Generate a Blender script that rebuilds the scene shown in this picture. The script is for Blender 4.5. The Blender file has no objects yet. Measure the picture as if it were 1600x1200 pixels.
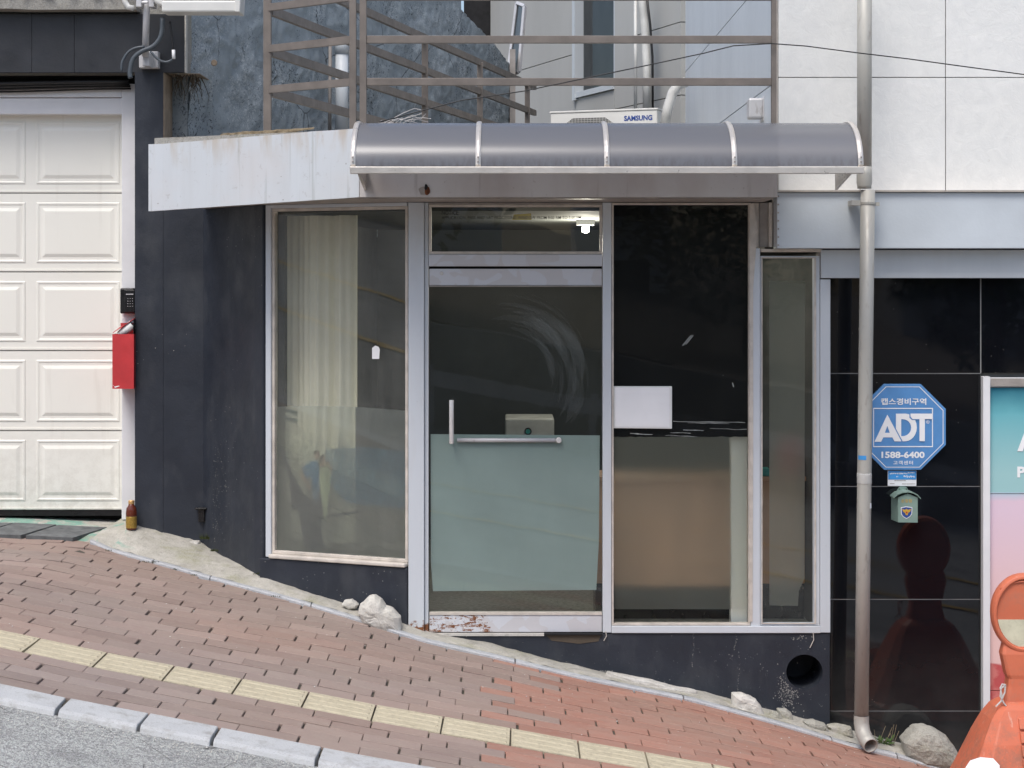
import bpy, math, random, bisect
from mathutils import Vector, Matrix, noise as mnoise
random.seed(7)
R = math.radians
scene = bpy.context.scene

# ------------------------------------------------------------------ camera, sky, sun
cam_d = bpy.data.cameras.new('camera'); cam = bpy.data.objects.new('camera', cam_d)
scene.collection.objects.link(cam); scene.camera = cam
cam.location = (0, 0, 2.0); cam.rotation_euler = (R(90), 0, 0)
cam_d.sensor_width = 36; cam_d.lens = 63.0; cam_d.shift_y = -0.1
cam_d.clip_start = 0.05; cam_d.clip_end = 3000

world = bpy.data.worlds.new('World'); scene.world = world; world.use_nodes = True
wn = world.node_tree.nodes; wl = world.node_tree.links
bg = wn['Background']; sky = wn.new('ShaderNodeTexSky'); sky.sky_type = 'NISHITA'; sky.sun_disc = False
SUN_EL, SUN_AZ = R(60), R(205)      # azimuth clockwise from +Y; the sun stands behind the camera, to its left
sky.sun_elevation = SUN_EL; sky.sun_rotation = SUN_AZ
sky.air_density = 1.0; sky.dust_density = 3.2; sky.ozone_density = 1.0
wl.new(sky.outputs[0], bg.inputs[0]); bg.inputs[1].default_value = 0.14
sun_d = bpy.data.lights.new('sun', 'SUN'); sun = bpy.data.objects.new('sun', sun_d)
scene.collection.objects.link(sun); sun_d.energy = 1.5; sun_d.angle = R(24); sun_d.color = (1.0, 0.975, 0.94)
sd = Vector((math.sin(SUN_AZ)*math.cos(SUN_EL), math.cos(SUN_AZ)*math.cos(SUN_EL), math.sin(SUN_EL)))
sun.rotation_euler = sd.to_track_quat('Z', 'Y').to_euler(); sun.location = sd*30
scene.view_settings.view_transform = 'Standard'; scene.view_settings.look = 'None'
scene.view_settings.exposure = 0.48; scene.view_settings.gamma = 1.0
scene.view_settings.use_curve_mapping = False
scene.cycles.use_denoising = True
scene.cycles.max_bounces = 10; scene.cycles.transparent_max_bounces = 16
scene.cycles.caustics_reflective = False; scene.cycles.caustics_refractive = True
scene.cycles.sample_clamp_indirect = 4.0

# ------------------------------------------------------------------ materials
class NT:
    def __init__(s, name):
        s.m = bpy.data.materials.new(name); s.m.use_nodes = True
        s.n = s.m.node_tree.nodes; s.l = s.m.node_tree.links
        s.b = s.n['Principled BSDF']; s.out = s.n['Material Output']
        s.pos = s.n.new('ShaderNodeNewGeometry').outputs['Position']
    def put(s, inp, v):
        if isinstance(v, bpy.types.NodeSocket): s.l.new(v, inp)
        else:
            if hasattr(inp.default_value, '__len__') and not hasattr(v, '__len__'): v = (v, v, v, 1)
            elif hasattr(v, '__len__') and len(v) == 3 and len(inp.default_value) == 4: v = (*v, 1)
            inp.default_value = v
    def scale(s, v):
        k = s.n.new('ShaderNodeVectorMath'); k.operation = 'MULTIPLY'
        s.l.new(s.pos, k.inputs[0]); k.inputs[1].default_value = v; return k.outputs[0]
    def noise(s, scale, detail=4, stretch=None, rough=.55, dist=0.0):
        k = s.n.new('ShaderNodeTexNoise'); s.l.new(s.scale(stretch) if stretch else s.pos, k.inputs['Vector'])
        k.inputs['Scale'].default_value = scale; k.inputs['Detail'].default_value = detail
        k.inputs['Roughness'].default_value = rough; k.inputs['Distortion'].default_value = dist
        return k.outputs[0]
    def vor(s, scale, out='Distance', feature='F1', stretch=None):
        k = s.n.new('ShaderNodeTexVoronoi'); k.feature = feature
        s.l.new(s.scale(stretch) if stretch else s.pos, k.inputs['Vector']); k.inputs['Scale'].default_value = scale
        return k.outputs[out]
    def ramp(s, f, a, b, lo=0., hi=1.):
        k = s.n.new('ShaderNodeMapRange'); s.l.new(f, k.inputs[0]); k.clamp = True
        for i, v in zip((1, 2, 3, 4), (a, b, lo, hi)): k.inputs[i].default_value = v
        return k.outputs[0]
    def mul(s, a, b, op='MULTIPLY'):
        k = s.n.new('ShaderNodeMath'); k.operation = op
        s.put(k.inputs[0], a); s.put(k.inputs[1], b); return k.outputs[0]
    def mix(s, f, a, b, mode='MIX'):
        k = s.n.new('ShaderNodeMix'); k.data_type = 'RGBA'; k.blend_type = mode
        s.put(k.inputs[0], f); s.put(k.inputs[6], a); s.put(k.inputs[7], b); return k.outputs[2]
    def xyz(s):
        k = s.n.new('ShaderNodeSeparateXYZ'); s.l.new(s.pos, k.inputs[0]); return k.outputs
    def bump(s, h, strength=.3, dist=.01, nxt=None):
        k = s.n.new('ShaderNodeBump'); s.l.new(h, k.inputs['Height'])
        k.inputs['Strength'].default_value = strength; k.inputs['Distance'].default_value = dist
        if nxt: s.l.new(nxt, k.inputs['Normal'])
        return k.outputs[0]
    def fin(s, col=None, rough=None, metal=None, bump=None, spec=None, emit=None, estr=1):
        if col is not None: s.put(s.b.inputs['Base Color'], col)
        if rough is not None: s.put(s.b.inputs['Roughness'], rough)
        if metal is not None: s.put(s.b.inputs['Metallic'], metal)
        if spec is not None: s.put(s.b.inputs['Specular IOR Level'], spec)
        if bump is not None: s.l.new(bump, s.b.inputs['Normal'])
        if emit is not None: s.put(s.b.inputs['Emission Color'], emit); s.b.inputs['Emission Strength'].default_value = estr
        return s.m

def plain(name, col, rough=.6, metal=0., var=.25, sc=6., bsc=60., bs=.15, spec=.5, streak=False):
    n = NT(name)
    f = n.noise(sc, 5, (1, 1, .12) if streak else None)
    dark = tuple(c*(1-var) for c in col); lite = tuple(min(1, c*(1+var*.6)) for c in col)
    c = n.mix(n.ramp(f, .3, .7), dark, lite)
    return n.fin(c, n.ramp(n.noise(sc*3, 3), .3, .7, max(.02, rough-.08), min(1, rough+.08)), metal, n.bump(n.noise(bsc, 4), bs, .004), spec)

def painted_panel():
    n = NT('weathered_white_panel'); base = (.585, .62, .65)
    f = n.noise(9, 5, (1, 1, .10)); c = n.mix(n.ramp(f, .45, .75, 0, .32), base, (.46, .46, .45))
    line = n.noise(34, 2, (1, 1, .03)); c = n.mix(n.ramp(line, .63, .69, 0, .42), c, (.34, .37, .36))
    sm = n.noise(26, 6, None, .75, .6); c = n.mix(n.ramp(sm, .60, .66, 0, .45), c, (.36, .36, .36)); ru = n.mul(n.ramp(n.xyz()[2], 2.60, 2.78), n.ramp(n.noise(11, 4, (1, 1, .25)), .52, .66)); c = n.mix(n.mul(ru, .6), c, (.42, .33, .22))
    v = n.vor(13); c = n.mix(n.ramp(v, .035, .055, .7, 0), c, (.17, .13, .11))
    blot = n.noise(3.2, 3); c = n.mix(n.ramp(blot, .45, .7, 0, .22), c, (.6, .52, .47))
    return n.fin(c, .42, 0, n.bump(n.noise(5, 2), .12, .02), .4)
def shaded_soiled_panel():  # base colour browned for light filtered by the awning; specks and streaks are stains
    n = NT('shaded_soiled_fascia'); c = n.mix(n.ramp(n.noise(4, 6, (1, 1, .5)), .35, .7), (.62, .605, .60), (.52, .48, .465)); c = n.mix(n.ramp(n.noise(30, 6, None, .75), .62, .68, 0, .7), c, (.20, .15, .12))
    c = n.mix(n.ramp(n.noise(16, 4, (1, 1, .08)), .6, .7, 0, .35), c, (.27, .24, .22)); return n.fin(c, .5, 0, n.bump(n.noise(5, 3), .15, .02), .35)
def frame_paint():
    n = NT('window_frame_paint'); base = (.60, .64, .68)
    f = n.noise(7, 6, (1, 1, .3)); c = n.mix(n.ramp(f, .5, .75, 0, .3), base, (.5, .47, .45))
    s = n.noise(60, 5, None, .7); c = n.mix(n.ramp(s, .66, .72, 0, .5), c, (.33, .29, .26))
    z = n.xyz()[2]; low = n.ramp(z, .13, .28, 1, 0); x = n.ramp(n.xyz()[0], -.40, -.30, 1, 0)
    r = n.ramp(n.mul(n.noise(22, 6, None, .65), n.mul(low, x)), .37, .43)
    c = n.mix(r, c, n.mix(n.noise(80, 3), (.09, .03, .012), (.32, .13, .05)))
    return n.fin(c, .45, 0, n.bump(n.noise(40, 4), .12, .003), .4)
def door_paint():
    n = NT('door_rail_paint'); base = (.60, .62, .66)
    f = n.vor(8, 'Distance', 'SMOOTH_F1'); c = n.mix(n.ramp(n.noise(7, 2, None, .4, .8), .49, .51, 0, .45), base, (.52, .49, .48))
    z = n.xyz()[2]; x = n.xyz()[0]
    low = n.mul(n.ramp(z, .21, .30, 1, 0), n.ramp(x, .02, -.14, 0, 1))
    r = n.ramp(n.mul(n.mul(n.noise(17, 7, (.7, 1, 2.2), .7), low), n.ramp(n.noise(60, 5, None, .8), .3, .7, .82, 1.2)), .50, .56)
    c = n.mix(r, c, n.mix(n.noise(70, 3), (.10, .035, .012), (.30, .12, .05)))
    fl = n.ramp(n.mul(n.noise(90, 6, (.6, 1, 1), .8), low), .56, .60); c = n.mix(fl, c, (.75, .73, .70))
    return n.fin(c, .5, 0, n.bump(n.noise(50, 4), .2, .003), .4)
def black_paint():
    n = NT('black_painted_plaster'); c = n.mix(n.noise(3.5, 5), (.013, .016, .023), (.034, .041, .056))
    z = n.xyz()[2]
    low = n.ramp(z, .0, .55, 1.02, .80)
    sc = n.ramp(n.mul(n.noise(38, 7, (1, 1, .8), .75, 1.2), low), .655, .70)
    c = n.mix(n.mul(sc, .75), c, (.42, .41, .38))
    v = n.mul(n.ramp(n.vor(30), .05, .09, 1, 0), n.ramp(n.noise(2.3, 2), .5, .6)); c = n.mix(n.mul(v, .8), c, (.5, .49, .45))
    dust = n.ramp(n.noise(6, 5, (1, 1, .5)), .5, .75, 0, .22); c = n.mix(dust, c, (.13, .135, .14))
    b = n.bump(n.noise(9, 4), .35, .012); b = n.bump(n.noise(90, 4), .3, .003, b)
    return n.fin(c, n.ramp(n.noise(8, 4), .3, .7, .42, .62), 0, b, .4)
def stucco():
    n = NT('blue_grey_stucco'); c = n.mix(n.noise(5, 6), (.25, .295, .32), (.39, .44, .47))
    sp = n.ramp(n.mul(n.noise(75, 6, None, .8), n.ramp(n.noise(2.6, 3), .4, .6, .9, 1.1)), .56, .62); c = n.mix(n.mul(sp, .75), c, (.58, .62, .64))
    dk = n.ramp(n.mul(n.noise(48, 7, None, .85, .5), n.ramp(n.noise(3, 3), .35, .6, 1.15, .92)), .43, .38); c = n.mix(dk, c, (.02, .024, .03))
    cr = n.mul(n.ramp(n.vor(1.6, 'Distance', 'DISTANCE_TO_EDGE'), .008, .0, 0, 1), n.ramp(n.noise(2, 2), .5, .56)); c = n.mix(cr, c, (.015, .015, .02))
    b = n.bump(n.noise(45, 8, None, .8), .7, .012); b = n.bump(n.noise(130, 4), .5, .004, b)
    return n.fin(c, .85, 0, b, .25)
def marble():
    n = NT('white_stone_tile'); inf = n.n.new('ShaderNodeObjectInfo').outputs['Random']
    c = n.mix(n.ramp(n.noise(6, 8, (1, 1, 1), .7, 1.6), .35, .7), (.74, .745, .725), (.83, .83, .80))
    c = n.mix(n.ramp(n.noise(18, 7, (1, 1, .6), .75, 2.5), .55, .75, 0, .35), c, (.90, .90, .885))
    c = n.mix(n.ramp(n.noise(14, 6, (1, 1, 1.7), .75, 1.4), .66, .73, 0, .4), c, (.50, .46, .40))
    c = n.mix(n.mul(inf, .12), c, (.6, .6, .55))
    b = n.bump(n.noise(13, 7, None, .7, 1.6), .28, .010)
    return n.fin(c, .38, 0, b, .45)
def granite():
    n = NT('polished_black_stone'); c = n.mix(n.noise(4, 4), (.003, .0035, .005), (.007, .008, .011))
    sp = n.ramp(n.vor(260), .05, .10, 1, 0); c = n.mix(n.mul(sp, .25), c, (.1, .1, .11))
    d = n.mul(n.ramp(n.vor(22), .025, .045, 1, 0), n.ramp(n.noise(1.6, 2), .5, .6)); c = n.mix(n.mul(d, .7), c, (.4, .38, .33))
    low = n.ramp(n.xyz()[2], -.42, .1, .25, 0); c = n.mix(n.mul(low, n.noise(6, 5)), c, (.18, .18, .17))
    return n.fin(c, n.ramp(n.noise(5, 5), .35, .7, .02, .07), 0, n.bump(n.noise(2.2, 2), .04, .01), .5)
def concrete(name='apron_concrete', a=(.30, .285, .24), b=(.52, .50, .45), moss=.5, paint=0):
    n = NT(name); c = n.mix(n.ramp(n.noise(9, 7, None, .75), .3, .7), a, b); c = n.mix(n.ramp(n.noise(22, 7, None, .8), .54, .66, 0, .5), c, tuple(k*.45 for k in a))
    c = n.mix(n.ramp(n.noise(4, 6, None, .7), .52, .66, 0, moss), c, (.25, .25, .12))
    c = n.mix(n.ramp(n.noise(55, 5, None, .7), .62, .7, 0, .5), c, (.10, .095, .085))
    c = n.mix(n.ramp(n.noise(150, 3), .35, .65, 0, .3), c, (.65, .63, .58))
    if paint:
        x = n.xyz()[0]; c = n.mix(n.ramp(n.mul(n.noise(6, 8, (1, .6, 1), .7, 1.0), n.ramp(x, -2.0, -2.35, .55, 1.0)), .47, .56, 0, .7), c, (.13, .36, .28))
    b_ = n.bump(n.noise(28, 8, None, .72), .7, .012); b_ = n.bump(n.noise(160, 3), .4, .003, b_)
    return n.fin(c, .9, 0, b_, .2)
def asphalt():
    n = NT('worn_asphalt'); c = n.mix(n.noise(3, 6), (.22, .22, .216), (.33, .33, .322))
    v = n.vor(95, 'Color'); g = n.ramp(v, .2, .8); c = n.mix(n.mul(g, .7), c, (.58, .60, .57))
    k = n.ramp(n.vor(120), .16, .26, .75, 0); c = n.mix(k, c, (.06, .06, .06))
    w = n.ramp(n.noise(90, 5, None, .7), .60, .66, 0, .8); c = n.mix(w, c, (.55, .53, .49))
    cr = n.mul(n.ramp(n.vor(3.1, 'Distance', 'DISTANCE_TO_EDGE', (1, 1.6, 1)), .0, .014, .8, 0), n.ramp(n.noise(5, 6, None, .75), .47, .55)); c = n.mix(n.ramp(n.noise(2.2, 5), .48, .62, 0, .4), c, (.16, .16, .158)); c = n.mix(cr, c, (.03, .03, .03))
    return n.fin(c, .9, 0, n.bump(n.vor(130), .8, .008, n.bump(n.noise(25, 5), .4, .012)), .25)
def brick():
    n = NT('paving_brick'); oi = n.n.new('ShaderNodeObjectInfo'); oc = oi.outputs['Color']; rd = oi.outputs['Random']
    c = n.mix(n.ramp(n.noise(7, 5, (1, 2.4, 1)), .3, .7, 0, .55), oc, n.mix(.5, oc, (.38, .33, .275)))
    c = n.mix(n.mul(rd, .2), c, (.20, .13, .105))
    c = n.mix(n.ramp(n.noise(60, 5, (.35, 1.6, 1), .7), .5, .75, 0, .4), c, (.42, .35, .29))
    c = n.mix(n.ramp(n.noise(1.3, 4), .5, .75, 0, .35), c, (.30, .25, .21))
    c = n.mix(n.ramp(n.noise(240, 3, None, .7), .60, .7, 0, .45), c, (.15, .11, .095))
    return n.fin(c, .88, 0, n.bump(n.noise(170, 4), .45, .003), .2)
def tactile():
    n = NT('yellow_tactile_paving'); c = n.mix(n.noise(10, 6), (.43, .38, .27), (.57, .515, .38))
    c = n.mix(n.ramp(n.noise(45, 6, None, .7), .48, .66, 0, .6), c, (.31, .27, .20))
    c = n.mix(n.ramp(n.noise(24, 4, None, .7), .69, .72, 0, .9), c, (.22, .16, .13))
    return n.fin(c, .85, 0, n.bump(n.noise(140, 4), .4, .003), .2)
def kerb_stone_mat():
    n = NT('grey_granite_kerb'); c = n.mix(n.noise(5, 5), (.41, .42, .425), (.55, .56, .56))
    c = n.mix(n.ramp(n.noise(200, 3, None, .7), .56, .66, 0, .55), c, (.20, .20, .21))
    c = n.mix(n.ramp(n.noise(14, 6, None, .7),   .50, .70, 0, .6), c, (.24, .225, .20))
    return n.fin(c, .85, 0, n.bump(n.noise(90, 5), .5, .004), .25)
def poly_glass():
    n = NT('smoked_polycarbonate'); nodes = n.n
    tr = nodes.new('ShaderNodeBsdfTransparent'); tr.inputs[0].default_value = (.26, .245, .25, 1)
    di = nodes.new('ShaderNodeBsdfDiffuse'); tl = nodes.new('ShaderNodeBsdfTranslucent')
    gl = nodes.new('ShaderNodeBsdfGlossy'); gl.inputs['Roughness'].default_value = .26
    z = n.xyz()[2]; dirt = n.mul(n.ramp(z, 2.56, 2.63, 1, 0), n.ramp(n.noise(40, 5, (1, 1, .35)), .42, .62)); 
    c = n.mix(n.mul(dirt, .6), (.235, .245, .27), (.13, .11, .105)); n.l.new(c, di.inputs[0]); tl.inputs[0].default_value = (.16, .155, .17, 1)
    a = nodes.new('ShaderNodeMixShader'); a.inputs[0].default_value = .3; n.l.new(di.outputs[0], a.inputs[1]); n.l.new(tl.outputs[0], a.inputs[2])
    b = nodes.new('ShaderNodeMixShader'); b.inputs[0].default_value = .72; n.l.new(tr.outputs[0], b.inputs[1]); n.l.new(a.outputs[0], b.inputs[2])
    f = nodes.new('ShaderNodeLayerWeight'); f.inputs[0].default_value = .5
    ff = n.mul(n.mul(n.mul(f.outputs[1], 4.0, 'POWER'), .6), .05, 'ADD')
    k = nodes.new('ShaderNodeMixShader'); n.l.new(ff, k.inputs[0]); n.l.new(b.outputs[0], k.inputs[1]); n.l.new(gl.outputs[0], k.inputs[2])
    n.l.new(k.outputs[0], n.out.inputs[0]); return n.m
def glass(name, tint=(.93, .95, .935), dust=.05, dcol=(.34, .36, .33), rough=.012, refl=.07):
    n = NT(name); nodes = n.n
    tr = nodes.new('ShaderNodeBsdfTransparent'); tr.inputs[0].default_value = (*tint, 1)
    di = nodes.new('ShaderNodeBsdfDiffuse'); di.inputs[0].default_value = (*dcol, 1)
    gl = nodes.new('ShaderNodeBsdfGlossy'); gl.inputs['Roughness'].default_value = rough
    n.l.new(n.bump(n.noise(3, 2), .03, .01), gl.inputs['Normal'])
    d = n.ramp(n.noise(5, 6, (1, 1, .35), .65), .35, .75, dust*.4, dust*1.8)
    sp = n.ramp(n.vor(34), .02, .04, .4, 0); sp = n.mul(sp, n.ramp(n.noise(3, 2), .52, .6)); d = n.mul(d, sp, 'ADD')
    a = nodes.new('ShaderNodeMixShader'); n.l.new(d, a.inputs[0]); n.l.new(tr.outputs[0], a.inputs[1]); n.l.new(di.outputs[0], a.inputs[2])
    f = nodes.new('ShaderNodeLayerWeight'); f.inputs[0].default_value = .5
    ff = n.mul(n.mul(n.mul(f.outputs[1], 5.0, 'POWER'), .85), refl, 'ADD')
    k = nodes.new('ShaderNodeMixShader'); n.l.new(ff, k.inputs[0]); n.l.new(a.outputs[0], k.inputs[1]); n.l.new(gl.outputs[0], k.inputs[2])
    n.l.new(k.outputs[0], n.out.inputs[0]); return n.m
def film(name, col, see=.5, rough=.5, tint=(.85, .9, .87), ior=1.15):
    n = NT(name); nodes = n.n
    di = nodes.new('ShaderNodeBsdfDiffuse'); n.l.new(n.mix(n.ramp(n.noise(4, 5), .3, .7), tuple(c*.88 for c in col), col), di.inputs[0])
    rf = nodes.new('ShaderNodeBsdfRefraction'); rf.inputs['Color'].default_value = (*tint, 1); rf.inputs['Roughness'].default_value = rough; rf.inputs['IOR'].default_value = ior
    k = nodes.new('ShaderNodeMixShader'); k.inputs[0].default_value = see
    tl = nodes.new('ShaderNodeBsdfTranslucent'); tl.inputs[0].default_value = (.8, .8, .76, 1)
    kk = nodes.new('ShaderNodeMixShader'); kk.inputs[0].default_value = .25; n.l.new(di.outputs[0], kk.inputs[1]); n.l.new(tl.outputs[0], kk.inputs[2])
    n.l.new(kk.outputs[0], k.inputs[1]); n.l.new(rf.outputs[0], k.inputs[2]); n.l.new(k.outputs[0], n.out.inputs[0]); return n.m
def see_through(name, col, alpha):
    n = NT(name); n.b.inputs['Alpha'].default_value = alpha; return n.fin(col, .6, 0, None, .1)
def steel(name, col=(.50, .47, .43), rough=.34):
    n = NT(name); c = n.mix(n.noise(8, 5, (1, 1, .12)), tuple(k*.8 for k in col), tuple(min(1, k*1.18) for k in col))
    c = n.mix(n.ramp(n.noise(40, 5, (1, 1, .3)), .58, .7, 0, .4), c, (.22, .18, .15))
    return n.fin(c, n.ramp(n.noise(14, 4, (1, 1, .3)), .3, .7, rough-.08, rough+.14), .15, n.bump(n.noise(60, 3), .05, .002), .5)
def orange_plastic():
    n = NT('orange_plastic'); c = n.mix(n.noise(6, 5), (.52, .13, .065), (.70, .20, .11))
    c = n.mix(n.ramp(n.noise(9, 7, None, .75), .5, .68, 0, .5), c, (.42, .19, .13)); c = n.mix(n.ramp(n.noise(26, 6, (1, 1, .25), .8, .5), .60, .66, 0, .5), c, (.70, .42, .33)); c = n.mix(n.mul(n.ramp(n.xyz()[2], -.5, .0, 1, 0), n.ramp(n.noise(18, 6, None, .8), .45, .65)), c, (.27, .13, .09))
    c = n.mix(n.ramp(n.noise(60, 5, (1, 1, .3), .75), .66, .72, 0, .4), c, (.12, .06, .05))
    return n.fin(c, .45, 0, n.bump(n.noise(25, 4), .15, .006), .4)
def door_cream():
    n = NT('cream_door_paint'); c = n.mix(n.noise(2.5, 5), (.81, .80, .73), (.86, .85, .78)); z = n.xyz()[2]
    d = n.mul(n.ramp(z, .62, 1.15, 1, 0), n.ramp(n.noise(14, 6, None, .75), .42, .72)); c = n.mix(n.mul(d, .5), c, (.42, .38, .31))
    c = n.mix(n.ramp(n.noise(13, 5, (1, 1, .10)), .58, .74, 0, .28), c, (.55, .51, .44))
    return n.fin(c, .42, 0, n.bump(n.noise(3, 3), .12, .02, n.bump(n.noise(70, 3), .06, .003)), .4)
def poster_mat():
    n = NT('poster_print'); z = n.xyz()[2]; x = n.xyz()[0]
    w = n.mul(n.noise(3, 4), .12); zz = n.mul(z, w, 'ADD')
    c = n.mix(n.ramp(zz, 1.34, 1.52), (.16, .47, .53), (.008, .12, .19))
    c = n.mix(n.ramp(zz, 1.02, 1.36), (.36, .60, .61), c)
    pink = n.mix(n.ramp(zz, .2, .8), (.83, .56, .52), (.78, .60, .70)); pink = n.mix(n.ramp(zz, .86, .93), pink, (.42, .62, .72))
    c = n.mix(n.ramp(z, .858, .860), pink, c)
    h = n.mix(n.ramp(n.noise(9, 5), .45, .55), (.55, .10, .10), (.64, .20, .18)); hz = n.mul(z, n.mul(n.noise(3.5, 1), .5), 'SUBTRACT')
    c = n.mix(n.ramp(hz, -.36, -.34), h, c)
    return n.fin(c, .25, 0, None, .5)

M = dict(
    panel=painted_panel(), panelshadesoil=shaded_soiled_panel(), frame=frame_paint(), doorp=door_paint(), blackp=black_paint(), stucco=stucco(), marble=marble(),
    granite=granite(), apron=concrete(paint=1), pale=concrete('pale_concrete', (.46, .44, .40), (.66, .64, .60), .15), drivec=concrete('driveway_concrete', paint=1), rock=concrete('pale_rock', (.50, .48, .43), (.72, .70, .65), .08),
    greyrock=concrete('grey_rock', (.24, .235, .20), (.42, .41, .36), .5), slabc=concrete('slab_concrete', (.22, .21, .19), (.34, .33, .30), .3),
    strip=concrete('kerb_edging_concrete', (.34, .36, .39), (.50, .52, .55), .1),
    asphalt=asphalt(), brick=brick(), tactile=tactile(), kerb=kerb_stone_mat(),
    mortar=plain('joint_sand', (.09, .08, .062), .95, var=.5, sc=30, bs=.6),
    poly=poly_glass(), glass=glass('window_glass', dust=.035), hazyglass=glass('hazy_window_glass', dust=.13, dcol=(.36, .37, .33), refl=.07), darkglass=glass('film_backed_glass', dust=.008, refl=.018), doorglass=glass('door_glass', (.88, .92, .92), .03, (.25, .30, .31)),  # hazyglass mixes in a heavier pale haze than the other panes
    filmg=film('frosted_film', (.42, .52, .49), .10, .5), filmm=film('frosted_film_clear', (.34, .36, .32), .74, .50, (.97, .98, .95), 1.28),
    filml=film('printed_frosted_film', (.33, .37, .36), .66, .36, (.95, .98, .96), 1.12),
    blackfilm=plain('black_window_film', (.003, .003, .003), .5, var=.5, bsc=12, bs=.12, spec=.15),
    bead=plain('cream_glazing_bead', (.60, .55, .49), .5, var=.22, sc=14), beadd=plain('grey_brown_trim', (.34, .31, .285), .55, var=.25, sc=12),
    alu=plain('awning_aluminium', (.62, .585, .54), .35, .45, var=.12, sc=9), rail=plain('brown_painted_steel', (.195, .168, .146), .48, .1, var=.22, sc=9, bs=.2),
    greyp=plain('light_grey_panel', (.55, .59, .62), .42, var=.12, sc=3, streak=True),
    greyq=plain('grey_band_panel', (.55, .60, .64), .4, var=.10, sc=2.4),
    cream=door_cream(), white=plain('white_paint', (.78, .78, .79), .45, var=.08, sc=4),
    beige=plain('beige_wall_panel', (.42, .42, .40), .6, var=.09, sc=1.6, streak=True), sidew=plain('bluish_white_side_wall', (.62, .66, .69), .5, var=.06, sc=3, streak=True),
    joint=plain('dark_joint', (.05, .05, .05), .9), grout=plain('grey_grout', (.22, .22, .215), .9), dark=plain('dark_void', (.006, .006, .007), .8),
    darktile=plain('dark_slate_facing', (.022, .024, .029), .45, var=.3, sc=5), tan=plain('tan_render', (.34, .27, .20), .85, var=.3, sc=9, bs=.6),
    steel=steel('stainless_pipe', (.44, .43, .39), .5), chrome=steel('brushed_handle', (.72, .70, .68), .22), galv=steel('galvanised_steel', (.55, .55, .56), .42),
    red=plain('red_painted_metal', (.56, .045, .05), .38, var=.14, sc=9), black=plain('black_plastic', (.010, .010, .011), .3),
    redscr=plain('chipped_white', (.85, .82, .8), .6), ac=plain('white_appliance_plastic', (.70, .70, .67), .4, var=.06),
    blue=plain('sign_blue', (.105, .29, .60), .4, var=.10, sc=10), wht=plain('print_white', (.90, .905, .91), .5, var=.05), logo=plain('logo_blue', (.015, .06, .28), .5, var=.05),
    card=plain('card_blue', (.06, .33, .75), .45), green=plain('green_painted_box', (.235, .34, .29), .45, var=.15, sc=12), shield=plain('shield_blue', (.03, .08, .30), .4), gold=plain('emblem_gold', (.66, .40, .05), .45),
    orange=orange_plastic(), reflector=plain('cream_reflector', (.62, .60, .45), .3, var=.18, sc=12), string=plain('white_string', (.62, .6, .58), .8),
    poster=poster_mat(), cable=plain('black_cable', (.012, .012, .013), .5), cableg=plain('grey_cable', (.07, .085, .10), .5), pvc=plain('white_pvc', (.66, .66, .63), .45),
    curtain=plain('cream_curtain', (.78, .75, .60), .85, var=.08, sc=3), wood=plain('orange_brown_wood', (.60, .36, .22), .5, var=.25, sc=6, streak=True),
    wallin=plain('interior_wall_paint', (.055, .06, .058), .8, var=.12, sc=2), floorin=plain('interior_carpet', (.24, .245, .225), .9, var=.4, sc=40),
    fridge=plain('white_goods', (.55, .55, .53), .4), bronze=plain('bottle_brown', (.12, .025, .012), .15), label=plain('bottle_gold_label', (.42, .27, .06), .3, .4), cap=plain('bottle_cap_gold', (.62, .38, .16), .3, .5),
    redcloth=plain('red_goods', (.65, .05, .05), .6), teal=plain('teal_goods', (.02, .33, .30), .5), whitecloth=plain('sheet_white', (.80, .81, .79), .6, var=.03, sc=5),
    leaf=plain('weed_leaf', (.075, .15, .035), .6, var=.4, sc=60), moss=plain('moss', (.06, .075, .02), .95, var=.5, sc=60, bs=.8), straw=plain('dry_grass', (.36, .29, .19), .9, var=.4, sc=40),
    greenpaint=plain('spilled_green_paint', (.10, .34, .26), .6, var=.4, sc=30), slate=plain('grey_slate_slab', (.12, .128, .13), .75, var=.45, sc=16, bs=.4),
    yline=plain('yellow_road_paint', (.60, .38, .05), .7, var=.3, sc=12), earth=plain('earth', (.12, .10, .07), .95), bark=plain('bark', (.09, .07, .05), .9),
    crown=plain('tree_leaves', (.045, .075, .025), .7, var=.6, sc=3), stonewall=concrete('retaining_wall_stone', (.16, .16, .15), (.30, .29, .27), .4),
    winglass=glass('upper_window_glass', (.25, .28, .29), .10, (.20, .23, .24)), notice=plain('notice_letters', (.008, .009, .008), .6), ylw=see_through('yellow_strip', (.45, .35, .02), .55),
    smear=see_through('dried_smear', (.45, .50, .50), .034), scratch=see_through('scratch_white', (.75, .75, .73), .75), tape=see_through('clear_tape', (.8, .8, .78), .45),
    pshadow=see_through('print_shadow', (.05, .05, .06), .8), pshirt=see_through('print_shirt', (.10, .22, .34), .85), pskin=see_through('print_skin', (.38, .22, .16), .85), pdress=see_through('print_dress', (.50, .54, .34), .8),
    pjean=see_through('print_trousers', (.20, .27, .34), .7), phair=see_through('print_hair', (.05, .03, .025), .8), ppalm=see_through('print_palm', (.06, .11, .10), .75), psea=see_through('print_sea', (.04, .16, .26), .6), psand=see_through('print_sand', (.26, .25, .21), .45),
    grime=see_through('grime_white', (.50, .49, .46), .55), rust=plain('rust', (.17, .055, .02), .9, var=.6, sc=50, bs=.7), bulbm=None)
nb = NT('bulb_glow'); M['bulbm'] = nb.fin((1, 1, 1), .5, 0, None, None, (1.0, .98, .88), 14)

# ------------------------------------------------------------------ builders
F = 2800.0
def pt(px, py, Y): return Vector(((px-800)*Y/F, Y, 2.0+(440-py)*Y/F))
def X_(px, Y): return (px-800)*Y/F
def Z_(py, Y): return 2.0+(440-py)*Y/F

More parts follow.
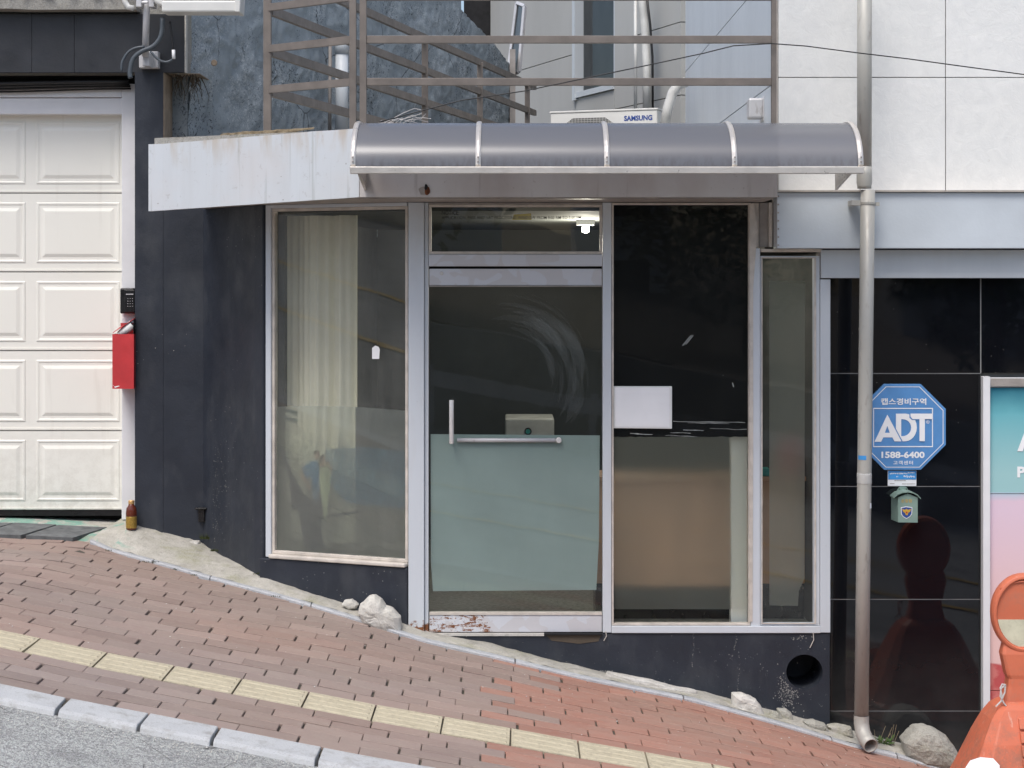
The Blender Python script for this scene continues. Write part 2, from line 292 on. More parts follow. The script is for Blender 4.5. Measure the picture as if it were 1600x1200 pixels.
class MB:
    def __init__(s, O=None, U=None):
        s.v = []; s.f = []; s.mi = []; s.mats = []; s.cur = 0
        s.O = Vector(O) if O is not None else None
        if U is not None:
            s.U = Vector(U).normalized(); s.V = Vector((-s.U.y, s.U.x, 0))
    def T(s, p):
        p = Vector(p)
        return p if s.O is None else s.O+s.U*p.x+s.V*p.y+Vector((0, 0, p.z))
    def mat(s, m):
        if m not in s.mats: s.mats.append(m)
        s.cur = s.mats.index(m); return s
    def add(s, vs, fs):
        o = len(s.v); s.v += [s.T(p) for p in vs]
        for f in fs: s.f.append([i+o for i in f]); s.mi.append(s.cur)
        return s
    def box(s, x0, x1, y0, y1, z0, z1):
        if x0 > x1: x0, x1 = x1, x0
        if y0 > y1: y0, y1 = y1, y0
        if z0 > z1: z0, z1 = z1, z0
        vs = [(x, y, z) for z in (z0, z1) for y in (y0, y1) for x in (x0, x1)]
        return s.add(vs, [(0, 2, 3, 1), (4, 5, 7, 6), (0, 1, 5, 4), (2, 6, 7, 3), (0, 4, 6, 2), (1, 3, 7, 5)])
    def hull(s, lo, hi):      # two rings of equal length, closed solid
        n = len(lo)
        s.add(list(lo)+list(hi), [tuple(reversed(range(n))), tuple(range(n, 2*n))]+[(i, (i+1) % n, n+(i+1) % n, n+i) for i in range(n)])
        return s
    def plan(s, pts, z0, z1):  # plan polygon (x,y) counter-clockwise
        return s.hull([(x, y, z0) for x, y in pts], [(x, y, z1) for x, y in pts])
    def elev(s, pts, y0, y1):  # outline in (x,z), extruded in y
        return s.hull([(x, y1, z) for x, z in pts], [(x, y0, z) for x, z in pts])
    def quad(s, a, b, c, d): return s.add([a, b, c, d], [(0, 1, 2, 3)])
    def poly(s, ps): return s.add(ps, [tuple(range(len(ps)))])
    def loft(s, rings, cap=True, closed=True):
        n = len(rings[0]); vs = [p for r in rings for p in r]; fs = []
        for k in range(len(rings)-1):
            for i in range(n if closed else n-1):
                j = (i+1) % n; fs.append((k*n+i, k*n+j, (k+1)*n+j, (k+1)*n+i))
        if cap: fs += [tuple(reversed(range(n))), tuple(range((len(rings)-1)*n, len(rings)*n))]
        return s.add(vs, fs)
    def tube(s, path, r, n=10, cap=True, hollow=False):
        P = [Vector(p) for p in path]; rings = []; up = None
        for i, p in enumerate(P):
            t = ((P[min(i+1, len(P)-1)]-P[i]).normalized()+(P[i]-P[max(i-1, 0)]).normalized())
            t = t.normalized() if t.length > 1e-6 else Vector((0, 0, 1))
            if up is None: up = Vector((1, 0, 0)) if abs(t.x) < .8 else Vector((0, 1, 0))
            a = (up-t*up.dot(t)).normalized(); b = t.cross(a); up = a
            rr = r[i] if isinstance(r, (list, tuple)) else r
            rings.append([p+a*rr*math.cos(2*math.pi*k/n)+b*rr*math.sin(2*math.pi*k/n) for k in range(n)])
        return s.loft(rings, cap)
    def lathe(s, prof, c, n=24, axis='Z'):
        rings = []
        for r, h in prof:
            if axis == 'Z': rings.append([(c[0]+r*math.cos(2*math.pi*k/n), c[1]+r*math.sin(2*math.pi*k/n), c[2]+h) for k in range(n)])
            else: rings.append([(c[0]+r*math.cos(2*math.pi*k/n), c[1]+h, c[2]+r*math.sin(2*math.pi*k/n)) for k in range(n)])
        return s.loft(rings)
    def build(s, name, mat=None, parent=None, smooth=False, bevel=0, seg=2):
        me = bpy.data.meshes.new(name)
        lo = [min(v[k] for v in s.v) for k in range(3)]; hi = [max(v[k] for v in s.v) for k in range(3)]
        c = Vector(((lo[0]+hi[0])/2, (lo[1]+hi[1])/2, lo[2]))
        me.from_pydata([v-c for v in s.v], [], s.f)
        if s.mats:
            for m in s.mats: me.materials.append(M[m])
            me.polygons.foreach_set('material_index', s.mi)
        else: me.materials.append(M[mat])
        if smooth: me.polygons.foreach_set('use_smooth', [True]*len(me.polygons))
        me.update(); me.validate()
        o = bpy.data.objects.new(name, me); scene.collection.objects.link(o)
        if parent is not None: o.parent = parent; o.location = c-wloc(parent)
        else: o.location = c
        if bevel:
            b = o.modifiers.new('bevel', 'BEVEL'); b.width = bevel; b.segments = seg; b.limit_method = 'ANGLE'; b.angle_limit = R(40)
        return o
def wloc(o):
    p = Vector((0, 0, 0))
    while o is not None: p += o.location; o = o.parent
    return p
def tag(o, label=None, cat=None, group=None, kind=None):
    if label: o['label'] = label
    if cat: o['category'] = cat
    if group: o['group'] = group
    if kind: o['kind'] = kind
    return o
def thing(name, label, cat, loc, group=None):
    o = bpy.data.objects.new(name, None); scene.collection.objects.link(o); o.location = loc; o.empty_display_size = .1
    return tag(o, label, cat, group)
def B(name, mat, parent, *dims, bevel=0): return MB().box(*dims).build(name, mat, parent, bevel=bevel)
def text_mesh(body, bold=0.0, spacing=1.0):
    cu = bpy.data.curves.new('text', 'FONT'); cu.body = body; cu.size = 1; cu.offset = bold; cu.resolution_u = 3; cu.space_character = spacing
    o = bpy.data.objects.new('text', cu); scene.collection.objects.link(o)
    dg = bpy.context.evaluated_depsgraph_get(); me = bpy.data.meshes.new_from_object(o.evaluated_get(dg))
    bpy.data.objects.remove(o); return me
def text(body, x0, x1, z0, z1, y, mat, name, parent, bold=0.0, spacing=1.0, fr=None):
    me = text_mesh(body, bold, spacing); vs = [v.co.copy() for v in me.vertices]
    a0 = min(v.x for v in vs); a1 = max(v.x for v in vs); b0 = min(v.y for v in vs); b1 = max(v.y for v in vs)
    mb = MB(*(fr or (None, None)))
    mb.add([(x0+(v.x-a0)/(a1-a0)*(x1-x0), y, z0+(v.y-b0)/(b1-b0)*(z1-z0)) for v in vs], [tuple(p.vertices) for p in me.polygons])
    return mb.build(name, mat, parent)

# ------------------------------------------------------------------ ground shape
def lerp_tab(tab, x):
    xs = [t[0] for t in tab]; i = min(max(bisect.bisect(xs, x)-1, 0), len(xs)-2)
    (a, p), (b, q) = tab[i], tab[i+1]; return p+(q-p)*(x-a)/(b-a)
TT = [(-40, 6.3), (-12, 2.4), (-2.6, .505), (-2.292, .441), (-2.109, .4026), (-1.822, .341), (-.86, .1547), (-.642, .1117), (-.341, .0587), (-.04, .0069), (.261, -.0487), (.564, -.1003), (.868, -.1547), (2, -.37), (12, -2.3), (40, -6)]
EDGE = [(-300, 822, 10.5), (0, 838, 10.4), (60, 842, 10.38), (140, 848, 10.3), (173, 863, 10.22), (267, 888, 10.06), (317, 903, 9.97), (430, 933, 9.74), (500, 953, 9.6), (560, 971, 9.5), (666, 1005, 9.42), (781, 1031, 9.4), (900, 1060, 9.4), (1087, 1098, 9.4), (1253, 1144, 9.4), (1331, 1169, 9.4), (1402, 1184, 9.4), (1500, 1214, 9.4), (1700, 1262, 9.4), (2400, 1440, 9.4)]
EP = [pt(*e) for e in EDGE]
WZ = [(-40, 6.6), (-12, 2.55)]+[(p.x, p.z) for p in EP]+[(12, -2.9), (40, -6.6)]
WY = [(-40, 10.5), (-12, 10.5)]+[(p.x, p.y) for p in EP]+[(12, 9.4), (40, 9.4)]
def g(x, y):
    t = lerp_tab(TT, x)
    if y <= 8.02: return t
    wy = lerp_tab(WY, x); return t+(lerp_tab(WZ, x)-t)*(y-8.02)/(wy-8.02)
def yw(x): return lerp_tab(WY, x)

def sheet(xs, ys, zf):
    mb = MB(); n = len(ys)
    mb.add([(x, y(x) if callable(y) else y, zf(x, y(x) if callable(y) else y)) for x in xs for y in ys],
           [(i*n+j, (i+1)*n+j, (i+1)*n+j+1, i*n+j+1) for i in range(len(xs)-1) for j in range(n-1)])
    return mb
fr = lambda a, b, st: [a+i*st for i in range(int(round((b-a)/st))+1)]

# the far ground and the road
tag(MB().quad((-600, -600, -8), (600, -600, -8), (600, 600, -8), (-600, 600, -8)).build('ground', 'earth'), kind='structure')
xs = [-40, -25, -12, -8]+fr(-6, 6, .12)+[8, 12, 25, 40]
road = tag(sheet(xs, [-3.2, -2, 0, 2, 4]+fr(5, 6.8, .2)+[6.98], lambda x, y: g(x, y)-.022+.006*mnoise.noise((x*2, y*2, 0))).build('road', 'asphalt', smooth=True), kind='structure')
def ribbon(x0, x1, y0, y1, zo, name, mat, parent):
    return sheet(fr(x0, x1, .4), [y0, y1], lambda x, y: g(x, y)+zo).build(name, mat, parent)
ribbon(-14, 14, 4.52, 4.64, -.008, 'centre_line', 'yline', road); ribbon(-14, 14, 2.55, 2.67, -.008, 'centre_line', 'yline', road)

# sidewalk: joint bed, kerb stones, bricks, tactile row
walk = tag(sheet(xs, [7.10, 7.5, 8.02, lambda x: (8.02+yw(x))/2, lambda x: yw(x)+.28], lambda x, y: g(x, y)-.011).build('sidewalk', 'mortar'), kind='structure')
kerb = tag(sheet(xs, [6.985, 7.165], lambda x, y: g(x, y)-.05).build('kerb', 'mortar'), kind='structure')
jx = [-6.0, -5.2, -4.4, -3.6, -2.85, -2.13, -1.775, -1.455, -1.170, -.763, -.30, .1, .5, .95, 1.5, 2.2, 3.0, 4, 5, 6]
for a, b in zip(jx, jx[1:]):
    n = 3; lo = []; hi = []; a2 = a+.006+random.uniform(0, .004); b2 = b-.006; dz = random.uniform(-.003, .004); yf = 6.965+random.uniform(-.006, .006)
    mb = MB()
    rings = []
    for k in range(n+1):
        x = a2+(b2-a2)*k/n; sk = .012*(1 if k == n else 0)*random.uniform(-1, 1)
        z = g(x, 7.1)+dz
        rings.append([(x, yf, z-.12), (x, yf, z-.030), (x, yf+.010, z-.010), (x, yf+.030, z), (x+sk, 7.172, z+.001), (x+sk, 7.172, z-.12)])
    mb.loft([list(reversed(r)) for r in rings]); mb.build('kerb_stone', 'kerb', kerb, smooth=False, bevel=.004)

def brick_mesh(L, W, ch=.004, h=.05):
    mb = MB(); l, w = L/2, W/2
    b = [(-l, -w, -h), (l, -w, -h), (l, w, -h), (-l, w, -h)]; m = [(x, y, -ch) for x, y, z in b]; t = [(x*(1-ch/l), y*(1-ch/w), 0) for x, y, z in b]
    mb.loft([b, m, t]); return mb
BL, BW = .2455, .1185
bm_ = brick_mesh(BL-.0058, BW-.0078, .0025); BV, BF = [Vector(v) for v in bm_.v], bm_.f
def brick_data():
    me = bpy.data.meshes.new('brick'); me.from_pydata(BV, [], BF); me.materials.append(M['brick']); return me
bmes = brick_data()
cands = []
rows = [7.176+.1092*(k+.5) for k in range(5)]+[8.024+BW*(k+.5) for k in range(22)]
for ri, y in enumerate(rows):
    off = (ri % 2)*BL/2+.03*math.sin(ri*1.7)
    for k in range(-26, 26):
        x = k*BL+off+random.uniform(-.004, .004)
        if ri >= 5 and y > yw(x)+.05: continue
        z = g(x, y); px = 800+x*F/y; py = 440+(2-z)*F/y
        vis = -50 < px < 1650 and py < 1212
        cands.append((0 if vis else 1, y if vis else 50+abs(x), x, y, z, px, py))
cands.sort(key=lambda c: c[:2])
far = MB()
def bmat(x, y, z):
    dx = (g(x+.05, y)-g(x-.05, y))/.1; dy = (g(x, y+.05)-g(x, y-.05))/.1
    nrm = Vector((-dx, -dy, 1)).normalized(); tx = Vector((1, 0, dx)).normalized(); ty = nrm.cross(tx)
    return Matrix((tx, ty, nrm)).transposed(), nrm
for i, (fl, _, x, y, z, px, py) in enumerate(cands):
    p = Vector((x, y, z)); sy = .925 if y < 7.73 else 1.0; up = max(-.0022, min(.0022, random.gauss(0, .0014))); tx, ty, tz = random.gauss(0, .006), random.gauss(0, .008), random.gauss(0, .005)
    V = []
    for v in BV:
        q = Vector((x+v.x-tz*v.y, y+v.y*sy+tz*v.x, 0)); q.z = g(q.x, q.y)+v.z+up+tx*v.x+ty*v.y; V.append(q)
    if i < 300 and not fl:
        me = bmes.copy()
        for a_, q in zip(me.vertices, V): a_.co = q-p
        o = bpy.data.objects.new('brick', me); scene.collection.objects.link(o); o.parent = walk; o.location = p-wloc(walk)
        edge = px-850+(0 if int(y*8.4) % 2 else 45)+(1060-py)*-.35
        redd = edge > random.uniform(-12, 12); k = random.uniform(.88, 1.12); pat = mnoise.noise((x*.9, y*1.3, 3))
        base = (.375, .185, .138) if redd else (.305+.04*pat, .228, .200-.015*pat)
        o.color = (base[0]*k, base[1]*k, base[2]*k, 1)
    else: far.add(V, BF)
if far.v:
    o = far.build('brick', 'brick', walk); o['kind'] = 'stuff'; o.color = (.305, .225, .195, 1)

def tactile_mesh():
    mb = MB(); L, W = .2970/2, .2970/2
    mb.box(-L, L, -W, W, -.04, 0)
    for k in range(4):
        y = -W+.0368+k*.0736
        mb.loft([[(-L+.012, y-.016, 0), (-L+.016, y-.010, .0035), (-L+.016, y+.010, .0035), (-L+.012, y+.016, 0)], [(L-.012, y-.016, 0), (L-.016, y-.010, .0035), (L-.016, y+.010, .0035), (L-.012, y+.016, 0)]])
    me = bpy.data.meshes.new('tactile_tile'); me.from_pydata(mb.v, [], mb.f); me.materials.append(M['tactile']); return me
tme = tactile_mesh()
for k in range(-12, 26):
    x = -2.109+.3004*k+.15; y = 7.871
    o = bpy.data.objects.new('tactile_tile', tme); scene.collection.objects.link(o); o.parent = walk
    m3, nrm = bmat(x, y-.2, 0)
    o.matrix_basis = Matrix.Translation(Vector((x, y, g(x, y)+.001))-wloc(walk)) @ (m3 @ Matrix.Rotation(random.gauss(0, .006), 3, 'Z')).to_4x4()

# edging strip and concrete apron along the walls
FOOT = [(-300, 800, 10.9), (0, 812, 10.86), (60, 812, 10.86), (190, 812, 10.84), (212, 817, 10.60), (300, 838, 10.62), (325, 853, 10.58), (400, 898, 10.04), (470, 921, 9.95), (533, 941, 9.86), (660, 986, 9.70), (781, 1011, 9.70), (900, 1042, 9.70), (1087, 1080, 9.70), (1253, 1122, 9.72), (1331, 1142, 9.76), (1402, 1160, 9.76), (1500, 1192, 9.76), (1700, 1240, 9.76), (2400, 1420, 9.76)]
def sub(a, b, n=10): return [a+(b-a)*i/n for i in range(n)]
es, fs_ = [], []
for i in range(len(EDGE)-1):
    es += sub(pt(*EDGE[i]), pt(*EDGE[i+1])); fs_ += sub(pt(*FOOT[i]), pt(*FOOT[i+1]))
st0 = 3*10
rows_ = []
for e, f in zip(es[st0:], fs_[st0:]):
    r = []; b = e+Vector((0, .05, .016))
    for k in range(7):
        t = k/6; p = b.lerp(f+Vector((0, .03, .005)), t); w = math.sin(math.pi*t)
        p.z += .012*w+.010*mnoise.noise(p*7)*w+.006*mnoise.noise(p*23); r.append(p)
    rows_.append(r)
mb = MB(); n = 7
mb.add([p for r in rows_ for p in r], [(i*n+j, (i+1)*n+j, (i+1)*n+j+1, i*n+j+1) for i in range(len(rows_)-1) for j in range(n-1)])
apron = tag(mb.build('concrete_apron', 'apron', smooth=True), kind='structure')
strip_pts = es[st0:]
seg = 0
while seg < len(strip_pts)-2:
    L = random.choice((14, 17, 20)); q = strip_pts[seg:seg+L+1]; seg += L
    if len(q) < 2: break
    rings = [[p+Vector((0, .055, -.06)), p+Vector((0, .055, .015)), p+Vector((0, .004, .015)), p+Vector((0, -.004, .008)), p+Vector((0, -.004, -.06))] for p in q]
    rings[0] = [p+Vector((.003, 0, 0)) for p in rings[0]]; rings[-1] = [p-Vector((.003, 0, 0)) for p in rings[-1]]
    MB().loft(rings).build('edging_stone', 'strip', apron)
# driveway in front of the garage: floor, slate slabs, spilled paint
drv = tag(sheet(fr(-7, -2.2, .2), [10.2, 10.5, 10.95], lambda x, y: lerp_tab([(-7, .62), (-2.95, .535), (-2.2, .50)], x)+(y-10.38)*.06-(.05 if y < 10.3 else 0)).build('driveway', 'drivec', smooth=True), kind='structure')
zd = lambda x, y: lerp_tab([(-7, .62), (-2.95, .535), (-2.2, .50)], x)+(y-10.38)*.06
for px0, px1 in ((-170, -75), (-72, 18), (21, 86), (89, 165)):
    a = [(X_(px0, 10.65), 10.68), (X_(px0, 10.65)-.10, 10.34), (X_(px1, 10.65)-.12, 10.34), (X_(px1, 10.65), 10.68)]
    MB().hull([(x, y, zd(x, y)-.03) for x, y in a], [(x, y, zd(x, y)+.008+random.uniform(0, .003)) for x, y in a]).build('paving_slab', 'slate', drv)
random.seed(3)

# ------------------------------------------------------------------ garage building on the left
GB = thing('garage_building', 'dark faced garage at the far left with cream sectional door and black pillar', 'garage', (-3, 10.9, .5))
B('pillar', 'blackp', GB, X_(211, 10.57), X_(255, 10.57), 10.566, 10.93, .3, 3.235)
B('pillar_base', 'blackp', GB, X_(255, 10.57)+.0015, -1.80, 10.5665, 10.90, .46, 2.5)
B('reveal', 'tan', GB, X_(255, 10.57)+.001, X_(256.5, 10.57), 10.572, 10.94, 2.4, 3.232)
B('footing', 'pale', GB, X_(232, 10.55), -1.835, 10.50, 10.60, .40, .475, bevel=.012)
zb0, zb1 = Z_(113, 10.57), Z_(22, 10.57)
for a, b in ((-420, -285), (-283, -115), (-113, 49.3), (50, 115.6), (116.3, 288)):
    B('facing_panel', 'darktile', GB, X_(a, 10.57), X_(b, 10.57), 10.57, 10.62, zb0, zb1)
B('beam', 'slabc', GB, -5.5, X_(288, 10.57)-.002, 10.622, 11.6, zb0+.004, 4.6)
B('beam_edge', 'pale', GB, X_(288.3, 10.57), X_(290.5, 10.57), 10.572, 10.62, zb0, 4.5)
mb = MB(); xx = fr(-5.5, X_(216, 10.5), .15)
mb.loft([[(x, 10.48+.006*random.random(), zb1+.012+.008*random.random()), (x, 10.48, zb1+.10), (x, 10.7, zb1+.10), (x, 10.7, zb1+.012)] for x in xx]); mb.build('coping', 'slabc', GB)
mb = MB()
for x0 in [random.uniform(-3.4, -2.25) for _ in range(90)]:
    z = zb1+.10; mb.tube([(x0, 10.50, z), (x0+random.uniform(-.03, .03), 10.48, z+random.uniform(.005, .05)), (x0+random.uniform(-.06, .06), 10.46, z+random.uniform(-.03, .05))], .004, 4)
tag(mb.build('moss', 'moss', GB), kind='stuff')
B('lintel_recess', 'dark', GB, -5.5, X_(211, 10.57)-.002, 10.80, 10.9, Z_(131, 10.76), zb0+.02)
# white frame and cream sectional door
mbf = MB(); Yj = 10.75
mbf.box(X_(190, Yj), X_(211.5, Yj), Yj, Yj+.12, Z_(812, Yj), Z_(131, Yj)); mbf.box(-5.5, X_(190, Yj), Yj, Yj+.12, Z_(152, Yj), Z_(131, Yj)); mbf.box(-5.5, X_(190, Yj), Yj+.012, Yj+.12, Z_(178, Yj), Z_(153, Yj))
gd = mbf.build('garage_door', 'white', GB, bevel=.004)
Yd = 10.85; zs = [Z_(p, Yd) for p in (797, 673, 548, 425, 302, 176)]
for a, b in zip(zs, zs[1:]):
    mb = MB(); x1 = X_(193, Yd); mb.box(-5.5, x1, Yd, Yd+.04, a+.002, b-.002)
    mb.box(-5.5, x1, Yd-.004, Yd, a+.006, a+.016)
    for c0, c1 in ((57, 187), (-111, 40), (-279, -128)):
        X0, X1 = X_(c0, Yd), X_(c1, Yd); h = b-a; z0, z1 = a+.055, b-.055; d = 0
        prof = [(0, .0008), (.005, .0042), (.013, .0042), (.019, .0012), (.034, .0012), (.054, .0075), (.060, .0078)]
        rings = [[(X0+i, Yd-dd, z0+i), (X1-i, Yd-dd, z0+i), (X1-i, Yd-dd, z1-i), (X0+i, Yd-dd, z1-i)] for i, dd in prof]
        mb.loft(rings, cap=False); r = rings[-1]; mb.poly(r)
    mb.build('door_section', 'cream', gd, bevel=0)
B('bottom_seal', 'black', gd, -5.5, X_(189, Yd), Yd+.005, Yd+.035, zs[0]-.035, zs[0]+.0)
B('garage_interior', 'dark', GB, -5.5, X_(189, Yd), 10.95, 11.4, .5, 3.2)
B('side_wall', 'darktile', GB, -5.5, -2.06, 11.4, 11.6, .3, 3.2)
# cables under the beam
ca = thing('cable_bundle', 'black cables sagging under the dark beam above the garage door', 'cable', (-3, 10.62, 3.2))
for k in range(4):
    pts_ = [(x, 10.66+.02*k, 3.19-.012*k-.02*math.sin((x+2.25)*(1.1+.2*k))**2) for x in fr(-5.4, -2.27, .12)]
    MB().tube(pts_, .012-.002*k, 6).build('cable', 'cable', ca, smooth=True)
# recess beside the pillar
B('recess_wall', 'stucco', GB, -2.05, -1.84, 11.0, 11.05, 2.3, 3.24)
B('recess_ceiling', 'tan', GB, -2.05, -1.86, 10.68, 11.0, 3.2365, 3.241)
mb = MB()
for _ in range(34):
    x = random.uniform(-2.02, -1.88); y = random.uniform(10.66, 10.9); z = 3.236; p = [(x, y, z)]
    for k in range(4): x += random.uniform(-.02, .02); z -= random.uniform(.01, .055); p.append((x, y, z))
    mb.tube(p, [.004, .003, .002, .0015, .001], 4)
tag(mb.build('dead_roots', 'bark', GB), kind='stuff')

# antenna on its pole
AN = thing('antenna', 'white cylindrical antenna on a pale pole bracketed above the black pillar', 'antenna', pt(229, 105, 10.4))
Ya = 10.38
MB().tube([pt(231, -60, Ya), pt(227, 88, Ya)], .020, 12).build('pole', 'galv', AN, smooth=True)
MB().lathe([(.0, -.075), (.085, -.075), (.094, -.062), (.094, .06), (.0, .07)], pt(262, -12, Ya-.05), 28, 'Y').build('dome', 'ac', AN, smooth=False, bevel=.006)
mb = MB(); a, b = pt(256, 21.5, Ya-.12), pt(372, 3.5, Ya-.12)
mb.box(a.x, b.x, Ya-.19, Ya-.04, a.z, b.z); mb.box(a.x, b.x, Ya-.185, Ya-.045, b.z+.002, b.z+.12)
mb.build('housing', 'ac', AN, bevel=.010)
MB().elev([(X_(371, Ya-.1), a.z-.002), (X_(379, Ya-.1), a.z-.002), (X_(382, Ya-.1), b.z+.13), (X_(371, Ya-.1), b.z+.13)], Ya-.2, Ya-.03).build('end_cap', 'ac', AN, bevel=.006)
mb = MB(); 
for q in (218, 238): mb.box(X_(q-2, Ya), X_(q+6, Ya), Ya-.06, Ya+.03, Z_(13, Ya), Z_(1, Ya))
for q in (220, 248): mb.tube([(X_(q, Ya), Ya-.05, Z_(6, Ya)), (X_(q+14, Ya), Ya-.05, Z_(6, Ya))], .008, 6)
mb.build('clamp', 'galv', AN, bevel=.002)
mb = MB(); mb.box(X_(217, 10.5), X_(247, 10.5), 10.50, 10.568, Z_(106, 10.5), Z_(80, 10.5)); mb.box(X_(222, Ya), X_(233, Ya), Ya+.01, Ya+.12, Z_(103, Ya), Z_(82, Ya))
mb.build('wall_bracket', 'galv', AN, bevel=.005)
for nm, ps, r, m in (('cable', [(254, 28), (252, 55), (240, 72), (222, 80), (208, 92), (203, 112), (204, 122)], .014, 'cableg'), ('cable', [(266, 34), (269, 60), (271, 78)], .007, 'cable'), ('cable', [(235, 80), (246, 92), (258, 97), (268, 94), (271, 90)], .007, 'cableg'), ('cable', [(226, 73), (212, 75), (200, 82), (191, 97), (190, 112)], .008, 'cableg')):
    q = []
    P_ = [pt(x, y, 10.33) for x, y in ps]
    for i in range(len(P_)-1):
        for t in (0, .33, .66):
            p0, p1, p2, p3 = P_[max(i-1, 0)], P_[i], P_[i+1], P_[min(i+2, len(P_)-1)]
            q.append(.5*((2*p1)+(p2-p0)*t+(2*p0-5*p1+4*p2-p3)*t*t+(3*p1-p0-3*p2+p3)*t**3))
    q.append(P_[-1]); MB().tube(q, r, 8).build(nm, m, AN, smooth=True)
MB().tube([pt(271, 78, 10.33), pt(271.5, 92, 10.33)], .010, 8).build('connector', 'wht', AN, smooth=True)
pvp = thing('conduit', 'short bent white conduit end at the coping beside the antenna pole', 'pipe', pt(200, 12, 10.4))
MB().tube([pt(194, -30, 10.4), pt(195, 2, 10.4), pt(200, 11, 10.4), pt(209, 13, 10.4)], .017, 10).build('pipe', 'pvc', pvp, smooth=True)

# keypad, red letter box, bottle
kp = thing('keypad', 'dark door entry keypad on the white garage jamb above the red letter box', 'keypad', pt(200, 490, 10.7))
a, b = pt(188.5, 490, 10.7), pt(211, 450, 10.7)
B('housing', 'black', kp, a.x, b.x, 10.68, 10.75, a.z, b.z, bevel=.008)
c0, c1 = pt(194, 488, 10.66), pt(210, 453, 10.66); B('face', 'black', kp, c0.x, c1.x, 10.668, 10.68, c0.z, c1.z, bevel=.003)
B('display_strip', 'galv', kp, X_(196.5, 10.66), X_(208, 10.66), 10.664, 10.668, Z_(460.5, 10.66), Z_(459, 10.66))
mb = MB()
for r_ in range(4):
    for c_ in range(3): mb.box(X_(199+c_*3.6, 10.66), X_(200+c_*3.6, 10.66), 10.664, 10.668, Z_(479-r_*4, 10.66), Z_(478-r_*4, 10.66))
mb.build('key', 'galv', kp)
lb = thing('letter_box', 'red metal letter box with its lid propped open holding a rolled white paper', 'letter box', pt(192, 608, 10.6))
Yl = 10.52; x0, x1, z0, z1 = X_(175.5, Yl), X_(209, Yl), Z_(607.5, Yl), Z_(522, Yl)
mb = MB(); t = .004
mb.box(x0, x1, Yl, Yl+t, z0, z1); mb.box(x0, x0+t, Yl+t, 10.74, z0, z1); mb.box(x1-t, x1, Yl+t, 10.74, z0, z1+.02); mb.box(x0+t, x1-t, Yl+t, 10.74, z0, z0+t); mb.box(x0, x1, 10.74, 10.745, z0, z1+.06)
body = mb.build('body', 'red', lb)
pv = [Vector((x0, Yl+.01, z1+.004)), Vector((x1, Yl+.01, Z_(501, Yl)+.01)), Vector((x1, 10.70, Z_(500, 10.7)+.02)), Vector((x0, 10.70, z1+.03))]
MB().hull(pv, [p+Vector((0, 0, .004)) for p in pv]).build('lid', 'red', lb)
MB().elev([(x1-.003, z1), (x1, z1), (x1, Z_(501, Yl)+.01), (x1-.003, Z_(503, Yl)+.01)], Yl, Yl+.14).build('side_flap', 'black', lb)
MB().tube([pt(187, 523, 10.56), pt(207, 507, 10.56)], [.022, .028], 10).build('rolled_paper', 'whitecloth', lb, smooth=True)
mb = MB(); mb.poly([pt(178, 604, Yl-.001), pt(186, 602.5, Yl-.001), pt(187, 603.3, Yl-.001), pt(180, 606, Yl-.001)]); mb.poly([pt(176, 601.5, Yl-.001), pt(178, 602, Yl-.001), pt(177, 602.6, Yl-.001)]); mb.build('paint_chip', 'redscr', lb)
bo = thing('drink_bottle', 'small brown and gold drink bottle standing at the foot of the black pillar', 'bottle', pt(205, 823, 10.5))
c = pt(205.3, 823, 10.5); c.z = .548
MB().lathe([(0, 0), (.029, 0), (.031, .005), (.031, .108), (.029, .125), (.018, .142), (.0165, .150), (0, .15)], c, 24).build('body', 'bronze', bo, smooth=True)
MB().lathe([(.0318, .010), (.0320, .012), (.0320, .075), (.0318, .077)], c, 24).build('label', 'label', bo, smooth=True)
MB().lathe([(.0316, .078), (.0317, .084), (.0317, .100), (.0316, .101)], c, 24).build('label_band', 'bronze', bo, smooth=True)
MB().lathe([(0, .150), (.0175, .150), (.018, .152), (.018, .168), (.016, .171), (0, .171)], c, 20).build('cap', 'cap', bo, smooth=False)

# ------------------------------------------------------------------ rough blue-grey wall behind the terrace
RW = thing('stucco_wall', 'rough blue-grey stucco wall rising behind the terrace railings', 'wall', (-1.2, 12, 2.5))
mb = MB(); NU, NV = 260, 90
P0 = Vector((-1.97, 10.66, 0)); P1 = Vector((.0, 15.85, 0)); d = (P1-P0).normalized(); nrm = Vector((d.y, -d.x, 0)); Lw = (P1-P0).length
grid = []
for i in range(NU+1):
    u = i/NU; p = P0+(P1-P0)*u
    ztop = 4.4 if u < .80 else 4.25-.32*(u-.80)/.2+.012*mnoise.noise((u*60, 0, 0))
    for j in range(NV+1):
        v = j/NV; zb = 2.30
        z = zb+(ztop-zb)*v; q = p+Vector((0, 0, z))
        h = .020*mnoise.fractal(q*3.0, .7, 2.2, 5)+.010*mnoise.fractal(q*19, .8, 2.1, 4)
        if mnoise.noise(q*4.1) > .18: h += .014*mnoise.fractal(q*42, .9, 2.1, 3)
        if i < 6 and z < 3.25: h -= .0
        q = q+nrm*(h-.02)
        grid.append(q)
fs2 = []
for i in range(NU):
    for j in range(NV):
        z = 2.30+2.1*(j+.5)/NV
        lim = 5.5+2.2*mnoise.noise((z*9, 1, 0))
        if z < 3.235 and i < lim: continue
        a = i*(NV+1)+j; fs2.append((a, a+NV+1, a+NV+2, a+1))
mb.add(grid, fs2); mb.build('stucco_face', 'stucco', RW, smooth=True)
mb = MB(); bk = -nrm*.09; mb.hull([P0+bk+Vector((.10, .10, 2.2)), P1+bk+Vector((0, 0, 2.2)), P1+bk*3+Vector((0, 0, 2.2)), P0+bk*3+Vector((.1, .1, 2.2))], [P0+bk+Vector((.1, .1, 3.9)), P1+bk+Vector((0, 0, 3.9)), P1+bk*3+Vector((0, 0, 3.9)), P0+bk*3+Vector((.1, .1, 3.9))])
mb.build('wall_core', 'stucco', RW)
